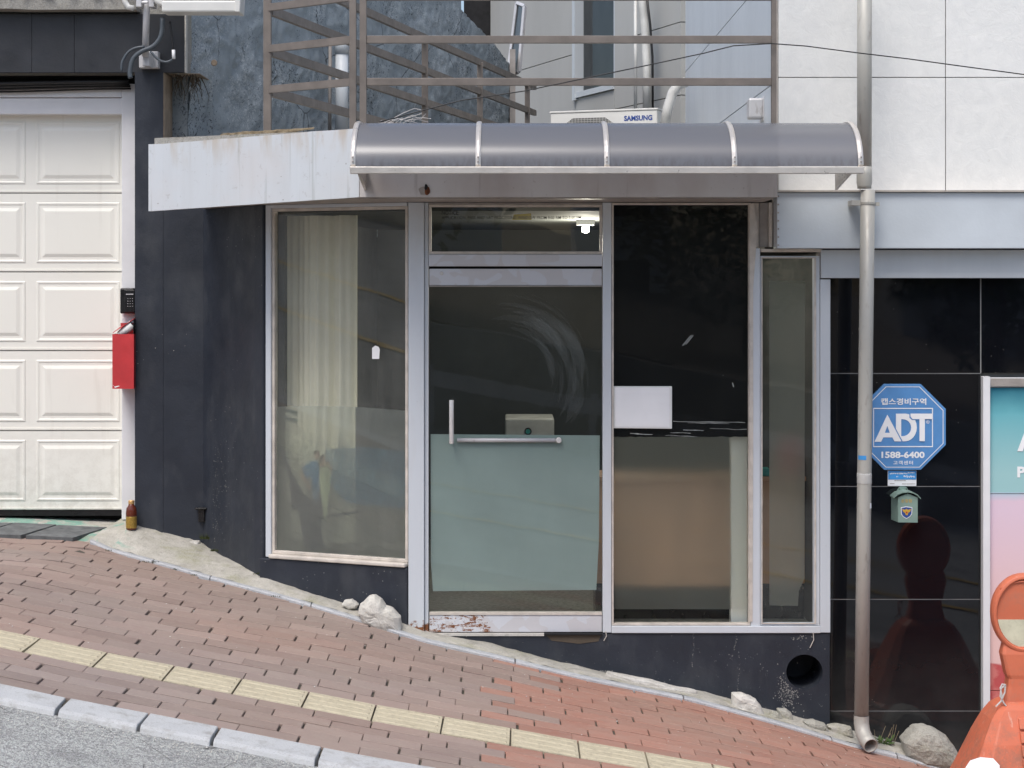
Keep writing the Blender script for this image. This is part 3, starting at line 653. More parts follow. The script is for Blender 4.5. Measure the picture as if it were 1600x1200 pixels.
B('wall_end', 'beadd', RW, -.02, .03, 15.80, 16.0, 2.3, 4.05)
# broken hole in the stucco
hp = pt(337, 100, 10.94); MB().lathe([(0, 0), (.016, -.002), (.02, .004)], hp+Vector((0, -.06, 0)), 10, 'Y').build('hole', 'tan', RW)

# ------------------------------------------------------------------ beige building far behind, white building on the right
BB = thing('beige_building', 'beige panelled building behind the terrace with dark windows', 'building', (1.0, 15.5, 2.5))
q0 = Vector((1.36, 14.45, 0)); ud = Vector((-.386, 1, 0)).normalized()
fw = ((q0.x, q0.y, 0), (-ud.x, -ud.y, 0))    # local u runs towards the camera; v points right/into the wall
def bu(px, py):     # point on the beige wall plane seen at px,py
    a = (px-800)/F; t = (a*q0.y-q0.x)/(ud.x-a*ud.y); p = q0+ud*t; return -t, 2+(440-py)*p.y/F
ua, _ = bu(822, 0)
s_ = MB(*fw)
# panels with real gaps
cols = [bu(822, 0)[0], bu(899, 0)[0], bu(960, 0)[0], 0.0]
u0, u1, u2, u3 = cols
def bz(px, py): return bu(px, py)[1]
j1 = bz(899, 84); j2 = bz(950, 173)
for k, (a, b, c0, c1) in enumerate([(u0-1.0, u1-.01, 2.3, j1-.004), (u0-1.0, u1-.01, j1+.004, 5.2), (u2+.004, u3, 2.3, j2-.004), (u2+.004, u3, j2+.004, bz(998, 54)-.004), (u2+.004, u3, bz(998, 54)+.004, 5.2), (u1, u2-.001, 2.3, bz(930, 147))]):
    MB(*fw).box(a, b, -.0, .12, c0, c1).build('wall_panel', 'beige', BB)
MB(*fw).box(u0-1.0, 0, .13, .3, 2.3, 5.2).build('wall_core', 'joint', BB)
wf = MB(*fw); z0 = bz(930, 147)+.003
wf.box(u1-.01, u1+.05, -.03, .12, z0-.02, 5.2); wf.box(u1+.05, u2-.003, -.02, .12, z0, z0+.05); wf.box(u2-.06, u2-.004, .02, .12, z0+.05, 5.2)
wo = wf.build('window', 'greyp', BB); MB(*fw).box(u1+.05, u2-.06, .06, .07, z0+.05, 5.2).build('pane', 'winglass', wo)
# open tilted window in the dark gap
tw = MB(); 
A_, B_, C_, D_ = pt(808, 5, 16.2), pt(820, 10, 16.0), pt(811, 112, 15.9), pt(794, 118, 16.1)
for a, b in ((A_, B_), (B_, C_), (C_, D_), (D_, A_)): tw.tube([a, b], .02, 4)
w2 = tw.build('window', 'galv', BB); MB().quad(A_, B_, C_, D_).build('pane', 'winglass', w2)
B('gap_wall', 'dark', BB, -.5, 1.1, 18.6, 18.8, 2.0, 6.5)
pipes = thing('wall_pipe', 'pair of white pipes and black cable on the beige wall above the outdoor unit', 'pipe', pt(1005, 180, 14.6))
MB().tube([pt(993, -20, 14.7), pt(993, 178, 14.7)], .014, 10).build('pipe', 'pvc', pipes, smooth=True)
MB().tube([pt(1000, -30, 14.7), pt(1005, 15, 14.7), pt(1009, 60, 14.7), pt(1010.5, 110, 14.7), pt(1011, 178, 14.7)], .034, 12).build('pipe', 'pvc', pipes, smooth=True)
MB().tube([pt(1009, -20, 14.65), pt(1016, 40, 14.65), pt(1019.5, 90, 14.65), pt(1020, 178, 14.65)], .010, 8).build('cable', 'cable', pipes, smooth=True)
hose = thing('drain_hose', 'thick white hose curving down from the side wall to the outdoor unit', 'hose', pt(1040, 190, 13.6))
MB().tube([pt(1072, 128, 13.4), pt(1060, 133, 13.4), pt(1051, 145, 13.4), pt(1043, 170, 13.4), pt(1038, 200, 13.4)], .038, 12).build('hose', 'pvc', hose, smooth=True)
dp = thing('rain_pipe', 'pale blue-grey rain pipe on the stucco wall behind the side railing', 'pipe', pt(530, 195, 12.4))
MB().tube([pt(534, 215, 12.3), pt(534, 84, 12.3)], .044, 14).build('pipe', 'greyp', dp, smooth=True)
MB().tube([pt(534, 84, 12.3), pt(534, 70, 12.3), pt(528, 62, 12.32)], .050, 14).build('elbow', 'greyp', dp, smooth=True)
MB().tube([pt(515, 215, 12.35), pt(516, 68, 12.35)], .012, 6).build('strap', 'beadd', dp, smooth=True)

WB = thing('white_building', 'white stone-tiled building on the right with black polished stone base', 'building', (3.5, 9.9, -.5))
Yt = 9.66; XL = X_(1215, Yt)
B('wall_core', 'grout', WB, XL+.004, 7, Yt+.03, 14.3, 2.2, 6.5)
colx = [XL+.002, X_(1344, Yt), X_(1477.5, Yt), X_(1611, Yt), X_(1744, Yt)]; rowz = [Z_(298, Yt), Z_(121, Yt), Z_(-57, Yt), Z_(-235, Yt)]
for a, b in zip(colx, colx[1:]):
    for c, e in zip(rowz, rowz[1:]): B('stone_tile', 'marble', WB, a+.0022, b-.0022, Yt, Yt+.028, c+.0022, e-.0022, bevel=.0015)
# side wall, slabs with slanting joints in perspective (level joints in truth)
sx = XL-.0; zj = [2.6, 2+(440-139)*9.95/F, 2+(440-139)*9.95/F+.62, 2+(440-139)*9.95/F+1.24, 6.5]
ex = X_(1070, 14.5)
for c, e in zip(zj, zj[1:]):
    MB().hull([(XL-.022, Yt+.03, c+.004), (XL-.002, Yt+.03, c+.004), (ex+.02, 14.5, c+.004), (ex, 14.5, c+.004)], [(XL-.022, Yt+.03, e-.004), (XL-.002, Yt+.03, e-.004), (ex+.02, 14.5, e-.004), (ex, 14.5, e-.004)]).build('side_slab', 'sidew', WB)
MB().hull([(XL-.010, Yt+.03, 2.5), (XL+.01, Yt+.03, 2.5), (ex+.04, 14.5, 2.5), (ex+.010, 14.5, 2.5)], [(XL-.010, Yt+.03, 6.5), (XL+.01, Yt+.03, 6.5), (ex+.04, 14.5, 6.5), (ex+.010, 14.5, 6.5)]).build('side_core', 'joint', WB)
B('corner_trim', 'bead', WB, XL-.028, XL+.001, Yt-.004, Yt+.028, 2.42, 6.5, bevel=.004)
# band, strip, stone base
B('band', 'greyq', WB, X_(1213, 9.52)+.004, 7, 9.52, 9.655, Z_(388, 9.52), Z_(300.5, 9.52), bevel=.003)
xr = X_(1214.5, 9.52)
for k in range(7):
    MB().lathe([(0, -.004), (.004, -.004), (.005, 0), (0, 0)], (xr+.006, 9.52, Z_(383-k*12.7, 9.52)), 8, 'Y').build('rivet', 'beadd', WB)
B('band_cap', 'bead', WB, X_(1213, 9.52), 7, 9.50, 9.657, Z_(300, 9.52)+.001, Z_(298.6, 9.52)+.002)
B('strip', 'greyp', WB, X_(1283, 9.62), 7, 9.62, 9.70, Z_(434.5, 9.62), Z_(389, 9.52)-.003, bevel=.003)
Ys = 9.72; sxs = [X_(1297.5, Ys), X_(1531.5, Ys), X_(1533.5, Ys)]
szs = [Z_(p, Ys) for p in (1290, 1111, 936.5, 760, 583.5, 433)]
for a, b in zip(szs, szs[1:]): B('stone_slab', 'granite', WB, sxs[0], sxs[1], Ys, Ys+.03, a+.0025, b-.0025, bevel=.001)
B('stone_slab', 'granite', WB, sxs[2], X_(1745, Ys), Ys, Ys+.03, Z_(583.5, Ys)+.0025, Z_(433, Ys)-.0025, bevel=.001)
B('base_core', 'grout', WB, sxs[0]-.05, 7, Ys+.031, 14.2, -2, 2.02)
for k in (0,):
    B('stone_slab', 'granite', WB, X_(1745, Ys)+.004, 7, Ys, Ys+.03, -1.8, Z_(433, Ys)-.0025)
B('stone_joint', 'grout', WB, sxs[0], X_(1745, Ys), Ys+.0022, Ys+.0305, -1.3, Z_(433, Ys)-.004) if False else None
for q in (1111, 936.5, 760, 583.5): B('stone_joint', 'grout', WB, sxs[0], X_(1531.8, Ys), Ys+.0015, Ys+.02, Z_(q, Ys)-.0022, Z_(q, Ys)+.0022)
B('stone_joint', 'grout', WB, sxs[1]+.0003, sxs[2]-.0003, Ys+.0015, Ys+.02, Z_(583.5, Ys), Z_(433, Ys))
# shop window with poster at the far right
Yp = 9.70
wf = MB(); wf.box(X_(1534, Yp), X_(1545, Yp), Yp-.03, Yp+.02, -1.2, Z_(588, Yp)); wf.box(X_(1545, Yp)+.001, X_(1745, Yp), Yp-.01, Yp+.018, Z_(604, Yp), Z_(590, Yp))
sw = wf.build('shop_window', 'white', WB, bevel=.002)
B('header', 'beadd', sw, X_(1547, Yp), X_(1740, Yp), Yp-.014, Yp-.0105, Z_(603, Yp), Z_(591, Yp))
pz = [Z_(p, Yp) for p in (1300, 1079, 948.5, 771.5, 605)]
for a, b in zip(pz, pz[1:]): B('poster_panel', 'poster', sw, X_(1546, Yp), X_(1745, Yp), Yp, Yp+.015, a+.002, b-.002)
ya = Yp-.002; mb = MB()
a0 = (X_(1589, ya), Z_(706, ya)); ax = X_(1617, ya)
mb.elev([(X_(1589.5, ya), Z_(705, ya)), (X_(1598, ya), Z_(705, ya)), (X_(1602, ya), Z_(693, ya)), (X_(1626, ya), Z_(693, ya)), (X_(1630, ya), Z_(705, ya)), (X_(1639, ya), Z_(705, ya)), (X_(1619, ya), Z_(653, ya)), (X_(1609, ya), Z_(653, ya))], ya-.001, ya)
mb.build('letter', 'wht', sw); text('P', X_(1589.5, ya), X_(1602, ya), Z_(746, ya), Z_(729, ya), ya, 'wht', 'letter', sw, .04)

# ------------------------------------------------------------------ the shop: slab, walls, windows, door
SH = thing('shop', 'small glass-fronted black shop under a white fascia, empty and weathered', 'shop', (0, 9.8, .1))
FL, FR, FE = Vector((-1.979, 9.756, 0)), Vector((-.783, 9.2, 0)), Vector((X_(1215, 9.2), 9.2, 0))
ZB, ZT = 2.434, 2.789
MB().plan([(-1.95, 9.775), (-.78, 9.23), (FE.x, 9.23), (XL-.035, 14.3), (.3, 14.3), (-1.75, 10.62)], ZB+.004, ZT-.006).build('roof_slab', 'slabc', SH)
# fascia cladding, angled piece and straight piece (slight droop at the left end as in the photo)
lo = [FL+Vector((0, 0, 2.383)), FR+Vector((-.001, 0, ZB)), FR+Vector((.01, .025, ZB)), FL+Vector((.015, .03, 2.383))]
nseg = 14; rings = []
for k in range(nseg+1):
    t = k/nseg; p = FL.lerp(FR, t); zb_ = 2.383+(ZB-2.383)*t; zt_ = 2.746+(ZT-2.746)*t; w = .0025*math.sin(k*2.1)
    rings.append([p+Vector((w, w*2, zb_)), p+Vector((w, w*2, zt_+random.uniform(-.002, .002))), p+Vector((.012, .026, zt_)), p+Vector((.012, .026, zb_))])
MB().loft(rings).build('fascia', 'panel', SH)
B('fascia', 'panelshadesoil', SH, FR.x+.001, FE.x, 9.2, 9.228, ZB, ZT)
MB().plan([(-1.94, 9.79), (-.77, 9.24), (FE.x-.01, 9.24), (FE.x-.01, 9.69), (-.55, 9.69), (-1.35, 10.05), (-1.79, 10.62)], ZB-.006, ZB+.002).build('soffit', 'beadd', SH)
# peeled rust patch on the fascia
mb = MB(); c = pt(664, 298, 9.197)
for (ox, oz, w, h, m_) in ((-.006, 0, .030, .022, 'beadd'), (.012, .0, .016, .024, 'rust'), (.006, .018, .010, .016, 'dark')):
    mb.mat(m_); mb.poly([(c.x+ox+w*math.cos(t)*random.uniform(.75, 1.1), 9.198-.0007*len(mb.mats), c.z+oz+h*math.sin(t)*random.uniform(.7, 1.1)) for t in [i*math.pi/6 for i in range(12)]])
mb.build('rust_patch', None, SH)

# plinths, side wall
Yf = 9.655
B('plinth', 'blackp', SH, X_(941, Yf), X_(1297, Yf), 9.64, 9.90, -.9, Z_(989, Yf)-.004) if False else None
# right plinth with a real round hole
def plinth_with_hole():
    x0, x1 = X_(667, 9.64), X_(1296.5, 9.64); zt = Z_(990, 9.64); zb_ = -.9; cx, cz, r = X_(1257, 9.64), Z_(1050, 9.64), .098
    N = 40; mb = MB(); circ = [(cx+r*math.cos(2*math.pi*k/N), cz+r*.96*math.sin(2*math.pi*k/N)) for k in range(N)]
    def outer(t):
        a, b = math.cos(t), math.sin(t); ks = []
        if a > 1e-9: ks.append((x1-cx)/a)
        if a < -1e-9: ks.append((x0-cx)/a)
        if b > 1e-9: ks.append((zt-cz)/b)
        if b < -1e-9: ks.append((zb_-cz)/b)
        k = min(ks); return (cx+a*k, cz+b*k)
    angs = [2*math.pi*k/N for k in range(N)]
    corners = [math.atan2(z-cz, x-cx) % (2*math.pi) for x in (x0, x1) for z in (zb_, zt)]
    for k in range(N):
        t0, t1 = angs[k], angs[k]+2*math.pi/N; ring = [t for t in corners if t0 < t < t1]
        ps = [(circ[k][0], 9.64, circ[k][1])]+[(x, 9.64, z) for x, z in [outer(t0)]+[outer(t) for t in ring]+[outer(t1)]]+[(circ[(k+1) % N][0], 9.64, circ[(k+1) % N][1])]
        mb.add(ps, [tuple(range(len(ps)))])
        a, b = circ[k], circ[(k+1) % N]
        mb.quad((a[0], 9.64, a[1]), (b[0], 9.64, b[1]), (b[0], 9.95, b[1]), (a[0], 9.95, a[1]))
    mb.quad((x0, 9.64, zt), (x1, 9.64, zt), (x1, 9.76, zt), (x0, 9.76, zt)); mb.quad((x1, 9.64, zb_), (x1, 9.76, zb_), (x1, 9.76, zt), (x1, 9.64, zt))
    mb.quad((cx-.15, 9.95, cz-.15), (cx+.15, 9.95, cz-.15), (cx+.15, 9.95, cz+.15), (cx-.15, 9.95, cz+.15))
    return mb.build('plinth', 'blackp', SH)
plinth_with_hole()
LP, RP = Vector((-1.372, 10.002, 0)), Vector((X_(640, 9.64), 9.64, 0)); LF = (tuple(Vector((-1.366, 10.0, 0))), (.807, -.345, 0)); LW = .8777
MB(*LF).box(-.035, LW+.005, -.028, .20, -.1, Z_(872, 9.85)-.02).build('plinth', 'blackp', SH, bevel=.008)
cnr = [(-1.385, 10.005), (-1.345, 10.05), (-1.70, 10.68), (-1.84, 10.60), (-1.44, 10.045)]
MB().plan([(-1.39, 9.995), (-1.33, 10.03), (-1.70, 10.70), (-1.86, 10.62), (-1.445, 10.055)], .1, ZB-.004).build('side_wall', 'blackp', SH, bevel=.006)
mb = MB(); mb.box(X_(308, 10.5), X_(318, 10.5), 10.535, 10.60, Z_(817, 10.5), Z_(796, 10.5)); mb.box(X_(303, 10.5), X_(322, 10.5), 10.52, 10.56, Z_(797, 10.5), Z_(794, 10.5)); mb.build('pipe_stub', 'black', SH, bevel=.004)

mb = MB(); rs = random.Random(31)
def spl(px, py, r, Yfn, k=5):
    a0 = rs.uniform(0, 6); ps = []
    for i in range(k):
        t = a0+i*2*math.pi/k; q = r*rs.uniform(.5, 1.1); ps.append((px+q*math.cos(t), py-q*math.sin(t)*rs.uniform(.6, 1.2)))
    mb.poly([pt(x, y, Yfn(x)) for x, y in reversed(ps)])
for _ in range(260):
    x, y = rs.gauss(1232, 9), rs.gauss(1082, 13); 
    if math.hypot(x-1257, y-1050) > 31: spl(x, y, rs.uniform(.3, 1.5), lambda q: 9.6385)
for _ in range(60): spl(rs.uniform(700, 1290), rs.uniform(1000, 1075), rs.uniform(.2, .7), lambda q: 9.6385)
for _ in range(24): spl(rs.gauss(1252, 8), rs.gauss(996, 2.5), rs.uniform(.3, 1.5), lambda q: 9.6385)
for _ in range(70): spl(950+rs.uniform(0, 22)-14, 1050+rs.uniform(-2, 1), rs.uniform(.4, 1.6), lambda q: 9.6385)
for xx_, y0_, y1_ in ((1083, 990, 1042), (1149, 990, 1016), (1154, 1018, 1080)):
    for k in range(26): t = rs.random(); spl(xx_+1.6*math.sin(t*5)+rs.gauss(0, .6), y0_+(y1_-y0_)*t, rs.uniform(.3, .9), lambda q: 9.6385)
tag(mb.build('paint_splatter', 'grime', SH), kind='stuff')
mb = MB()
yw_ = lambda q: (lambda a: (10.062+ (10.0-10.062)*0) )(q)
def sideY(px):      # depth of the side wall face at a photo column
    a = (px-800)/F; p, q = Vector((-1.445, 10.055)), Vector((-1.86, 10.62)); d_ = q-p; t = (a*p.y-p.x)/(d_.x-a*d_.y); return p.y+d_.y*t-.004
for _ in range(110): spl(max(324, min(378, 332+abs(rs.gauss(0, 14)))), rs.uniform(690, 850), rs.uniform(.2, .75), sideY)
tag(mb.build('paint_splatter', 'grime', SH), kind='stuff')

# interior shell
MB().plan([(-1.31, 10.06), (-.56, 9.73), (1.66, 9.73), (1.66, 13.4), (-1.02, 13.4)], .02, .10).build('interior_floor', 'floorin', SH)
B('interior_wall', 'wallin', SH, -1.1, 1.67, 13.3, 13.4, .1, ZB-.006)
B('interior_wall', 'wallin', SH, 1.655, 1.672, 9.74, 13.3, .1, 2.16)
MB().plan([(-1.32, 10.08), (-1.28, 10.08), (-1.0, 13.3), (-1.04, 13.3)], .1, ZB-.006).build('interior_wall', 'wallin', SH)
MB().plan([(-1.31, 10.06), (-.56, 9.73), (1.37, 9.73), (1.37, 13.3), (-1.02, 13.3)], ZB-.05, ZB-.008).build('ceiling', 'wallin', SH)
B('ceiling', 'wallin', SH, 1.371, 1.66, 9.73, 13.3, 2.165, 2.19)

def bead_rect(fr_, x0, x1, z0, z1, y0, y1, w, mat, parent, name='glazing_bead', wr=None, wl_=None):
    mb = MB(*(fr_ or (None, None))); wr = wr or w; wl_ = wl_ or w
    mb.box(x0, x1, y0, y1, z1-w, z1); mb.box(x0, x1, y0, y1, z0, z0+w); mb.box(x0, x0+wl_, y0, y1, z0+w+.0005, z1-w-.0005); mb.box(x1-wr, x1, y0, y1, z0+w+.0005, z1-w-.0005)
    return mb.build(name, mat, parent, bevel=.002)
def glazing(m, par, x0, x1, y, z0, z1, fr_=None): return MB(*(fr_ or (None, None))).quad((x0, y, z0), (x1, y, z0), (x1, y, z1), (x0, y, z1)).build('pane', m, par)
# left window (angled)
zL0, zL1 = .485, 2.412
mb = MB(*LF); mb.box(-.004, .030, -.012, .06, zL0-.02, 2.427); mb.box(.0305, LW-.002, -.012, .06, zL1-.004, 2.427)
w1 = tag(mb.build('window', 'frame', SH, bevel=.003), 'left shop window set at an angle with a cream curtain behind and printed frosted film below')
MB(*LF).box(.030, LW-.003, -.04, .06, zL0-.022, zL0+.0).build('sill', 'bead', w1, bevel=.006)
bead_rect(LF, .031, LW-.003, zL0+.001, zL1-.005, 0, .035, .016, 'bead', w1)
glazing('hazyglass', w1, .04, LW-.01, .022, zL0+.012, zL1-.012, LF)
zf = 2-(640-440)*9.85/F+.005
mb = MB(*LF); N = 24; a0, a1 = .046, LW-.02
mb.add([(a0+(a1-a0)*k/N, .0275, zz) for k in range(N+1) for zz in (zL0+.018, zf+.012*math.sin(math.pi*k/N))], [(2*k, 2*k+2, 2*k+3, 2*k+1) for k in range(N)])
mb.build('frosted_film', 'filml', w1)
# printed beach picture on the film: u from px, z from py
LO = Vector((-1.366, 10.0, 0)); LU = Vector((.807, -.345, 0)).normalized()
def lw(px, py):
    a = (px-800)/F; u = (a*LO.y-LO.x)/(LU.x-a*LU.y); Y = LO.y+LU.y*u; return (u, 2+(440-py)*Y/F)
mb = MB(*LF); lay = [0]
def pr(m_, pts_):
    lay[0] += 1; mb.mat(m_); y = .0335-lay[0]*.00018
    mb.poly([(u, y, z) for u, z in [lw(x, yy) for x, yy in pts_]])
zo = lambda x, y: (420+x/4.8, 620+y/4.8)      # coordinates read off the enlarged photo
P2 = lambda L_: [zo(*p) for p in L_]
pr('psand', P2([(45, 500), (120, 560), (330, 640), (500, 720), (1035, 860), (1035, 1160), (45, 1150)]))
pr('psea', P2([(400, 400), (700, 380), (1035, 420), (1035, 850), (560, 800), (400, 620)]))
pr('pshadow', P2([(65, 410), (90, 405), (160, 600), (190, 640), (240, 730), (290, 770), (370, 760), (380, 860), (370, 1000), (400, 1165), (260, 1165), (220, 1000), (210, 860), (150, 850), (135, 620), (100, 520)]))
pr('pshadow', P2([(245, 890), (380, 900), (700, 845), (700, 870), (400, 920), (250, 912)]))
pr('pdress', P2([(360, 530), (440, 505), (445, 560), (440, 660), (425, 760), (410, 920), (395, 910), (380, 800), (365, 700)]))
pr('pskin', P2([(360, 500), (430, 490), (450, 520), (455, 570), (440, 560), (430, 515), (365, 535)]))
pr('pjean', P2([(300, 600), (360, 590), (360, 720), (350, 780), (310, 780), (300, 700)]))
pr('pshirt', P2([(225, 540), (260, 505), (320, 480), (350, 490), (360, 560), (345, 700), (315, 690), (295, 600), (260, 620), (240, 575)]))
pr('pskin', P2([(215, 560), (240, 545), (235, 600), (265, 620), (295, 690), (285, 710), (262, 660), (220, 610)]))
pr('pskin', P2([(318, 410), (345, 403), (362, 425), (358, 465), (335, 480), (320, 460)])); pr('phair', P2([(316, 415), (335, 402), (358, 408), (362, 425), (340, 418), (322, 440)]))
pr('pskin', P2([(368, 445), (395, 440), (402, 465), (398, 495), (378, 500), (366, 480)])); pr('phair', P2([(360, 460), (375, 437), (398, 440), (385, 448), (376, 475), (372, 510), (360, 500)]))
pr('pshadow', P2([(415, 850), (432, 795), (440, 800), (425, 860)]))
for dx, dy in ((0, 0), (0, -60)):
    for k in range(7): pr('ppalm', P2([(45+dx, 150+dy), (75+k*20, 150+dy+k*3), (90+k*17, 165+dy+k*9), (60+k*17, 165+dy)]))
mb.build('printed_picture', None, w1)
sticker = tag(MB(*LF).elev([(u, z) for u, z in [lw(579, 561), lw(590, 561), lw(591, 546), lw(589, 542), lw(584, 540), lw(579, 544)]], .0175, .0190).build('paper_scrap', 'wht'), 'small torn white paper scrap stuck to the left shop window', 'sticker')

# posts of the straight front
def vpost(name, p0, p1, y0, y1, za, zb_, m, par): return B(name, m, par, X_(p0, Yf), X_(p1, Yf), y0, y1, za, zb_, bevel=.003)
zT = Z_(309, Yf)
vpost('post', 638.5, 663, 9.632, 9.72, Z_(1003, Yf), ZB-.008, 'frame', SH)
vpost('post', 663.4, 669.5, 9.652, 9.715, Z_(989, Yf), ZB-.008, 'frame', SH)
vpost('post', 941.5, 955, 9.635, 9.72, Z_(987.5, Yf), ZB-.008, 'frame', SH)
vpost('post', 1172.5, 1187, 9.636, 9.72, Z_(985, Yf), Z_(388, Yf), 'frame', SH)
vpost('post', 1280.5, 1296.5, 9.634, 9.716, Z_(987.5, Yf), Z_(436.5, Yf), 'frame', SH)
B('head', 'beadd', SH, X_(669.8, Yf), X_(941.2, Yf), 9.645, 9.71, Z_(319, Yf), ZB-.009); B('head', 'beadd', SH, X_(955.3, Yf), X_(1176, Yf), 9.645, 9.71, Z_(316.5, Yf), ZB-.009)
# upper right corner pieces
B('corner_panel', 'beadd', SH, X_(1186.5, Yf), X_(1200, Yf), 9.660, 9.71, Z_(386, Yf), ZB-.009)
B('corner_post', 'bead', SH, X_(1176.5, Yf), X_(1185.5, Yf), 9.648, 9.71, Z_(387, Yf), ZB-.009, bevel=.003); B('corner_post', 'bead', SH, X_(1200.5, Yf), X_(1206, Yf), 9.640, 9.71, Z_(386, Yf), ZB-.009, bevel=.002)
B('corner_panel', 'beadd', SH, X_(1206.4, Yf), X_(1214.5, Yf), 9.652, 9.71, Z_(386, Yf), ZB-.009)
B('drip_cap', 'bead', SH, X_(1187.5, Yf), X_(1284, Yf), 9.628, 9.71, Z_(394, Yf), Z_(389, Yf), bevel=.003)
B('frame_stile', 'beadd', SH, X_(1277, Yf), X_(1281, Yf), 9.645, 9.70, Z_(436, Yf), Z_(394.4, Yf))
# transom light above the door
mb = MB(); mb.box(X_(670, Yf), X_(941, Yf), 9.640, 9.70, Z_(416, Yf), Z_(397.5, Yf))
w2 = tag(mb.build('window', 'doorp', SH, bevel=.003), 'transom light over the shop door with faint black notice lettering')
bead_rect(None, X_(670, Yf), X_(941, Yf), Z_(397, Yf), Z_(319.4, Yf), 9.645, 9.69, .014, 'bead', w2)
glazing('glass', w2, X_(673, Yf), X_(938, Yf), 9.672, Z_(394, Yf), Z_(322, Yf))
text('NOTICE:', X_(690, Yf), X_(717, Yf), Z_(335.5, Yf), Z_(329, Yf), 9.6708, 'notice', 'lettering', w2, .01)
text('APPLICATION, PASS AND VAT PROCESSING WINDOW FROM 9:00 AM TO 5:00 PM', X_(690, Yf), X_(908, Yf), Z_(343, Yf), Z_(337.5, Yf), 9.6708, 'notice', 'lettering', w2, .004)
MB().quad((X_(800, Yf), 9.6712, Z_(343.5, Yf)), (X_(831, Yf), 9.6712, Z_(343.5, Yf)), (X_(830, Yf), 9.6712, Z_(333, Yf)), (X_(803, Yf), 9.6712, Z_(335, Yf))).build('yellow_strip', 'ylw', w2)
# door
dr = tag(MB().quad((X_(671.5, Yf), 9.670, Z_(958, Yf)), (X_(940, Yf), 9.670, Z_(958, Yf)), (X_(940, Yf), 9.670, Z_(446.5, Yf)), (X_(671.5, Yf), 9.670, Z_(446.5, Yf))).build('door', 'doorglass', SH), 'frameless glass shop door with scuffed rails, rusty at the bottom')
B('gap_seal', 'dark', dr, X_(670, Yf), X_(941, Yf), 9.70, 9.715, Z_(419.6, Yf), Z_(416.5, Yf))
B('rail_cover', 'bead', dr, X_(671, Yf), X_(940.5, Yf), 9.646, 9.694, Z_(960.5, Yf), Z_(957, Yf)); B('rail_cover', 'beadd', dr, X_(671, Yf), X_(940.5, Yf), 9.646, 9.694, Z_(448, Yf), Z_(446.4, Yf))
MB().lathe([(0, -.006), (.008, -.006), (.010, -.002), (.010, 0), (0, 0)], (X_(690, Yf), 9.650, Z_(427, Yf)), 16, 'Y').build('lock', 'chrome', dr)
B('top_rail', 'doorp', dr, X_(671, Yf), X_(940.5, Yf), 9.650, 9.690, Z_(446, Yf), Z_(420, Yf), bevel=.003); B('bottom_rail', 'doorp', dr, X_(671, Yf), X_(940.5, Yf), 9.650, 9.690, Z_(987.5, Yf), Z_(961, Yf), bevel=.003)
yd = 9.680
MB().elev([(X_(676, Yf), Z_(925, Yf)), (X_(932, Yf), Z_(923, Yf)), (X_(936, Yf), Z_(850, Yf)), (X_(937.5, Yf), Z_(681, Yf)), (X_(672.5, Yf), Z_(679, Yf)), (X_(673, Yf), Z_(880, Yf))], yd, yd+.001).build('frosted_film', 'filmg', dr)
MB().tube([(X_(706, Yf), 9.60, Z_(692, Yf)), (X_(706, Yf), 9.60, Z_(624, Yf))], .0125, 14).build('handle', 'chrome', dr, smooth=True, bevel=.003)
mb = MB()
for q in (688, 628): mb.tube([(X_(706, Yf), 9.60, Z_(q, Yf)), (X_(706, Yf), 9.667, Z_(q, Yf))], .008, 10)
mb.build('handle_stud', 'chrome', dr, smooth=True)
MB().tube([(X_(708, Yf), 9.705, Z_(688, Yf)), (X_(873, Yf), 9.705, Z_(688, Yf))], .014, 14).build('push_bar', 'chrome', dr, smooth=True)
MB().tube([(X_(714, Yf), 9.6635, Z_(688, Yf)), (X_(868, Yf), 9.6635, Z_(688, Yf))], .0115, 14).build('push_bar', 'galv', dr, smooth=True)
MB().lathe([(0, -.020), (.012, -.020), (.016, -.014), (.016, 0), (0, 0)], (X_(873, Yf), 9.666, Z_(688, Yf)), 18, 'Y').build('bar_knob', 'chrome', dr, smooth=False)
mb = MB(); random.seed(11)
for k in range(60):          # wiped arcs of dried cleaner on the glass
    rr = random.uniform(70, 135); a0 = random.uniform(-35, 40); a1 = a0+random.uniform(25, 75); w = random.choice((.5, 1.2, 2.5, 5, 9))*random.uniform(.6, 1.2); cx, cy = 790, 590+random.uniform(-12, 12)
    A = [R(a0+(a1-a0)*i/10) for i in range(11)]; ww = [w*math.sin(math.pi*i/10)+.15 for i in range(11)]
    vs = []
    for t, w_ in zip(A, ww):
        for q in (-w_, w_): vs.append((X_(min(936, cx+(rr+q)*math.cos(t)), Yf), 9.6652-k*.00003, Z_(max(450, cy-(rr+q)*1.0*math.sin(t)), Yf)))
    mb.add(vs, [(2*i, 2*i+2, 2*i+3, 2*i+1) for i in range(10)])
mb.build('dried_smear', 'smear', dr)
# middle window
mb = MB(); mb.box(X_(955.3, Yf), X_(1281, Yf), 9.630, 9.70, Z_(988, Yf), Z_(977, Yf))
w3 = tag(mb.build('window', 'frame', SH, bevel=.003), 'middle shop window with black film above and blurred frosted film below')
bead_rect(None, X_(955.5, Yf), X_(1172.3, Yf), Z_(977, Yf)+.001, Z_(317, Yf), 9.640, 9.69, .011, 'bead', w3)
MB().loft([[(X_(1171, Yf), 9.632, Z_(z, Yf)), (X_(1176+o2, Yf), 9.632, Z_(z, Yf)), (X_(1176+o2, Yf), 9.645, Z_(z, Yf)), (X_(1171, Yf), 9.645, Z_(z, Yf))] for z, o2 in ((970, -1), (700, 0), (450, 0), (365, 6), (340, 5), (318, 1))]).build('loose_bead', 'bead', w3)
glazing('darkglass', w3, X_(957, Yf), X_(1171, Yf), 9.670, Z_(973, Yf), Z_(319, Yf))
mb = MB(); x0, x1 = X_(958, Yf), X_(1170, Yf); N = 30
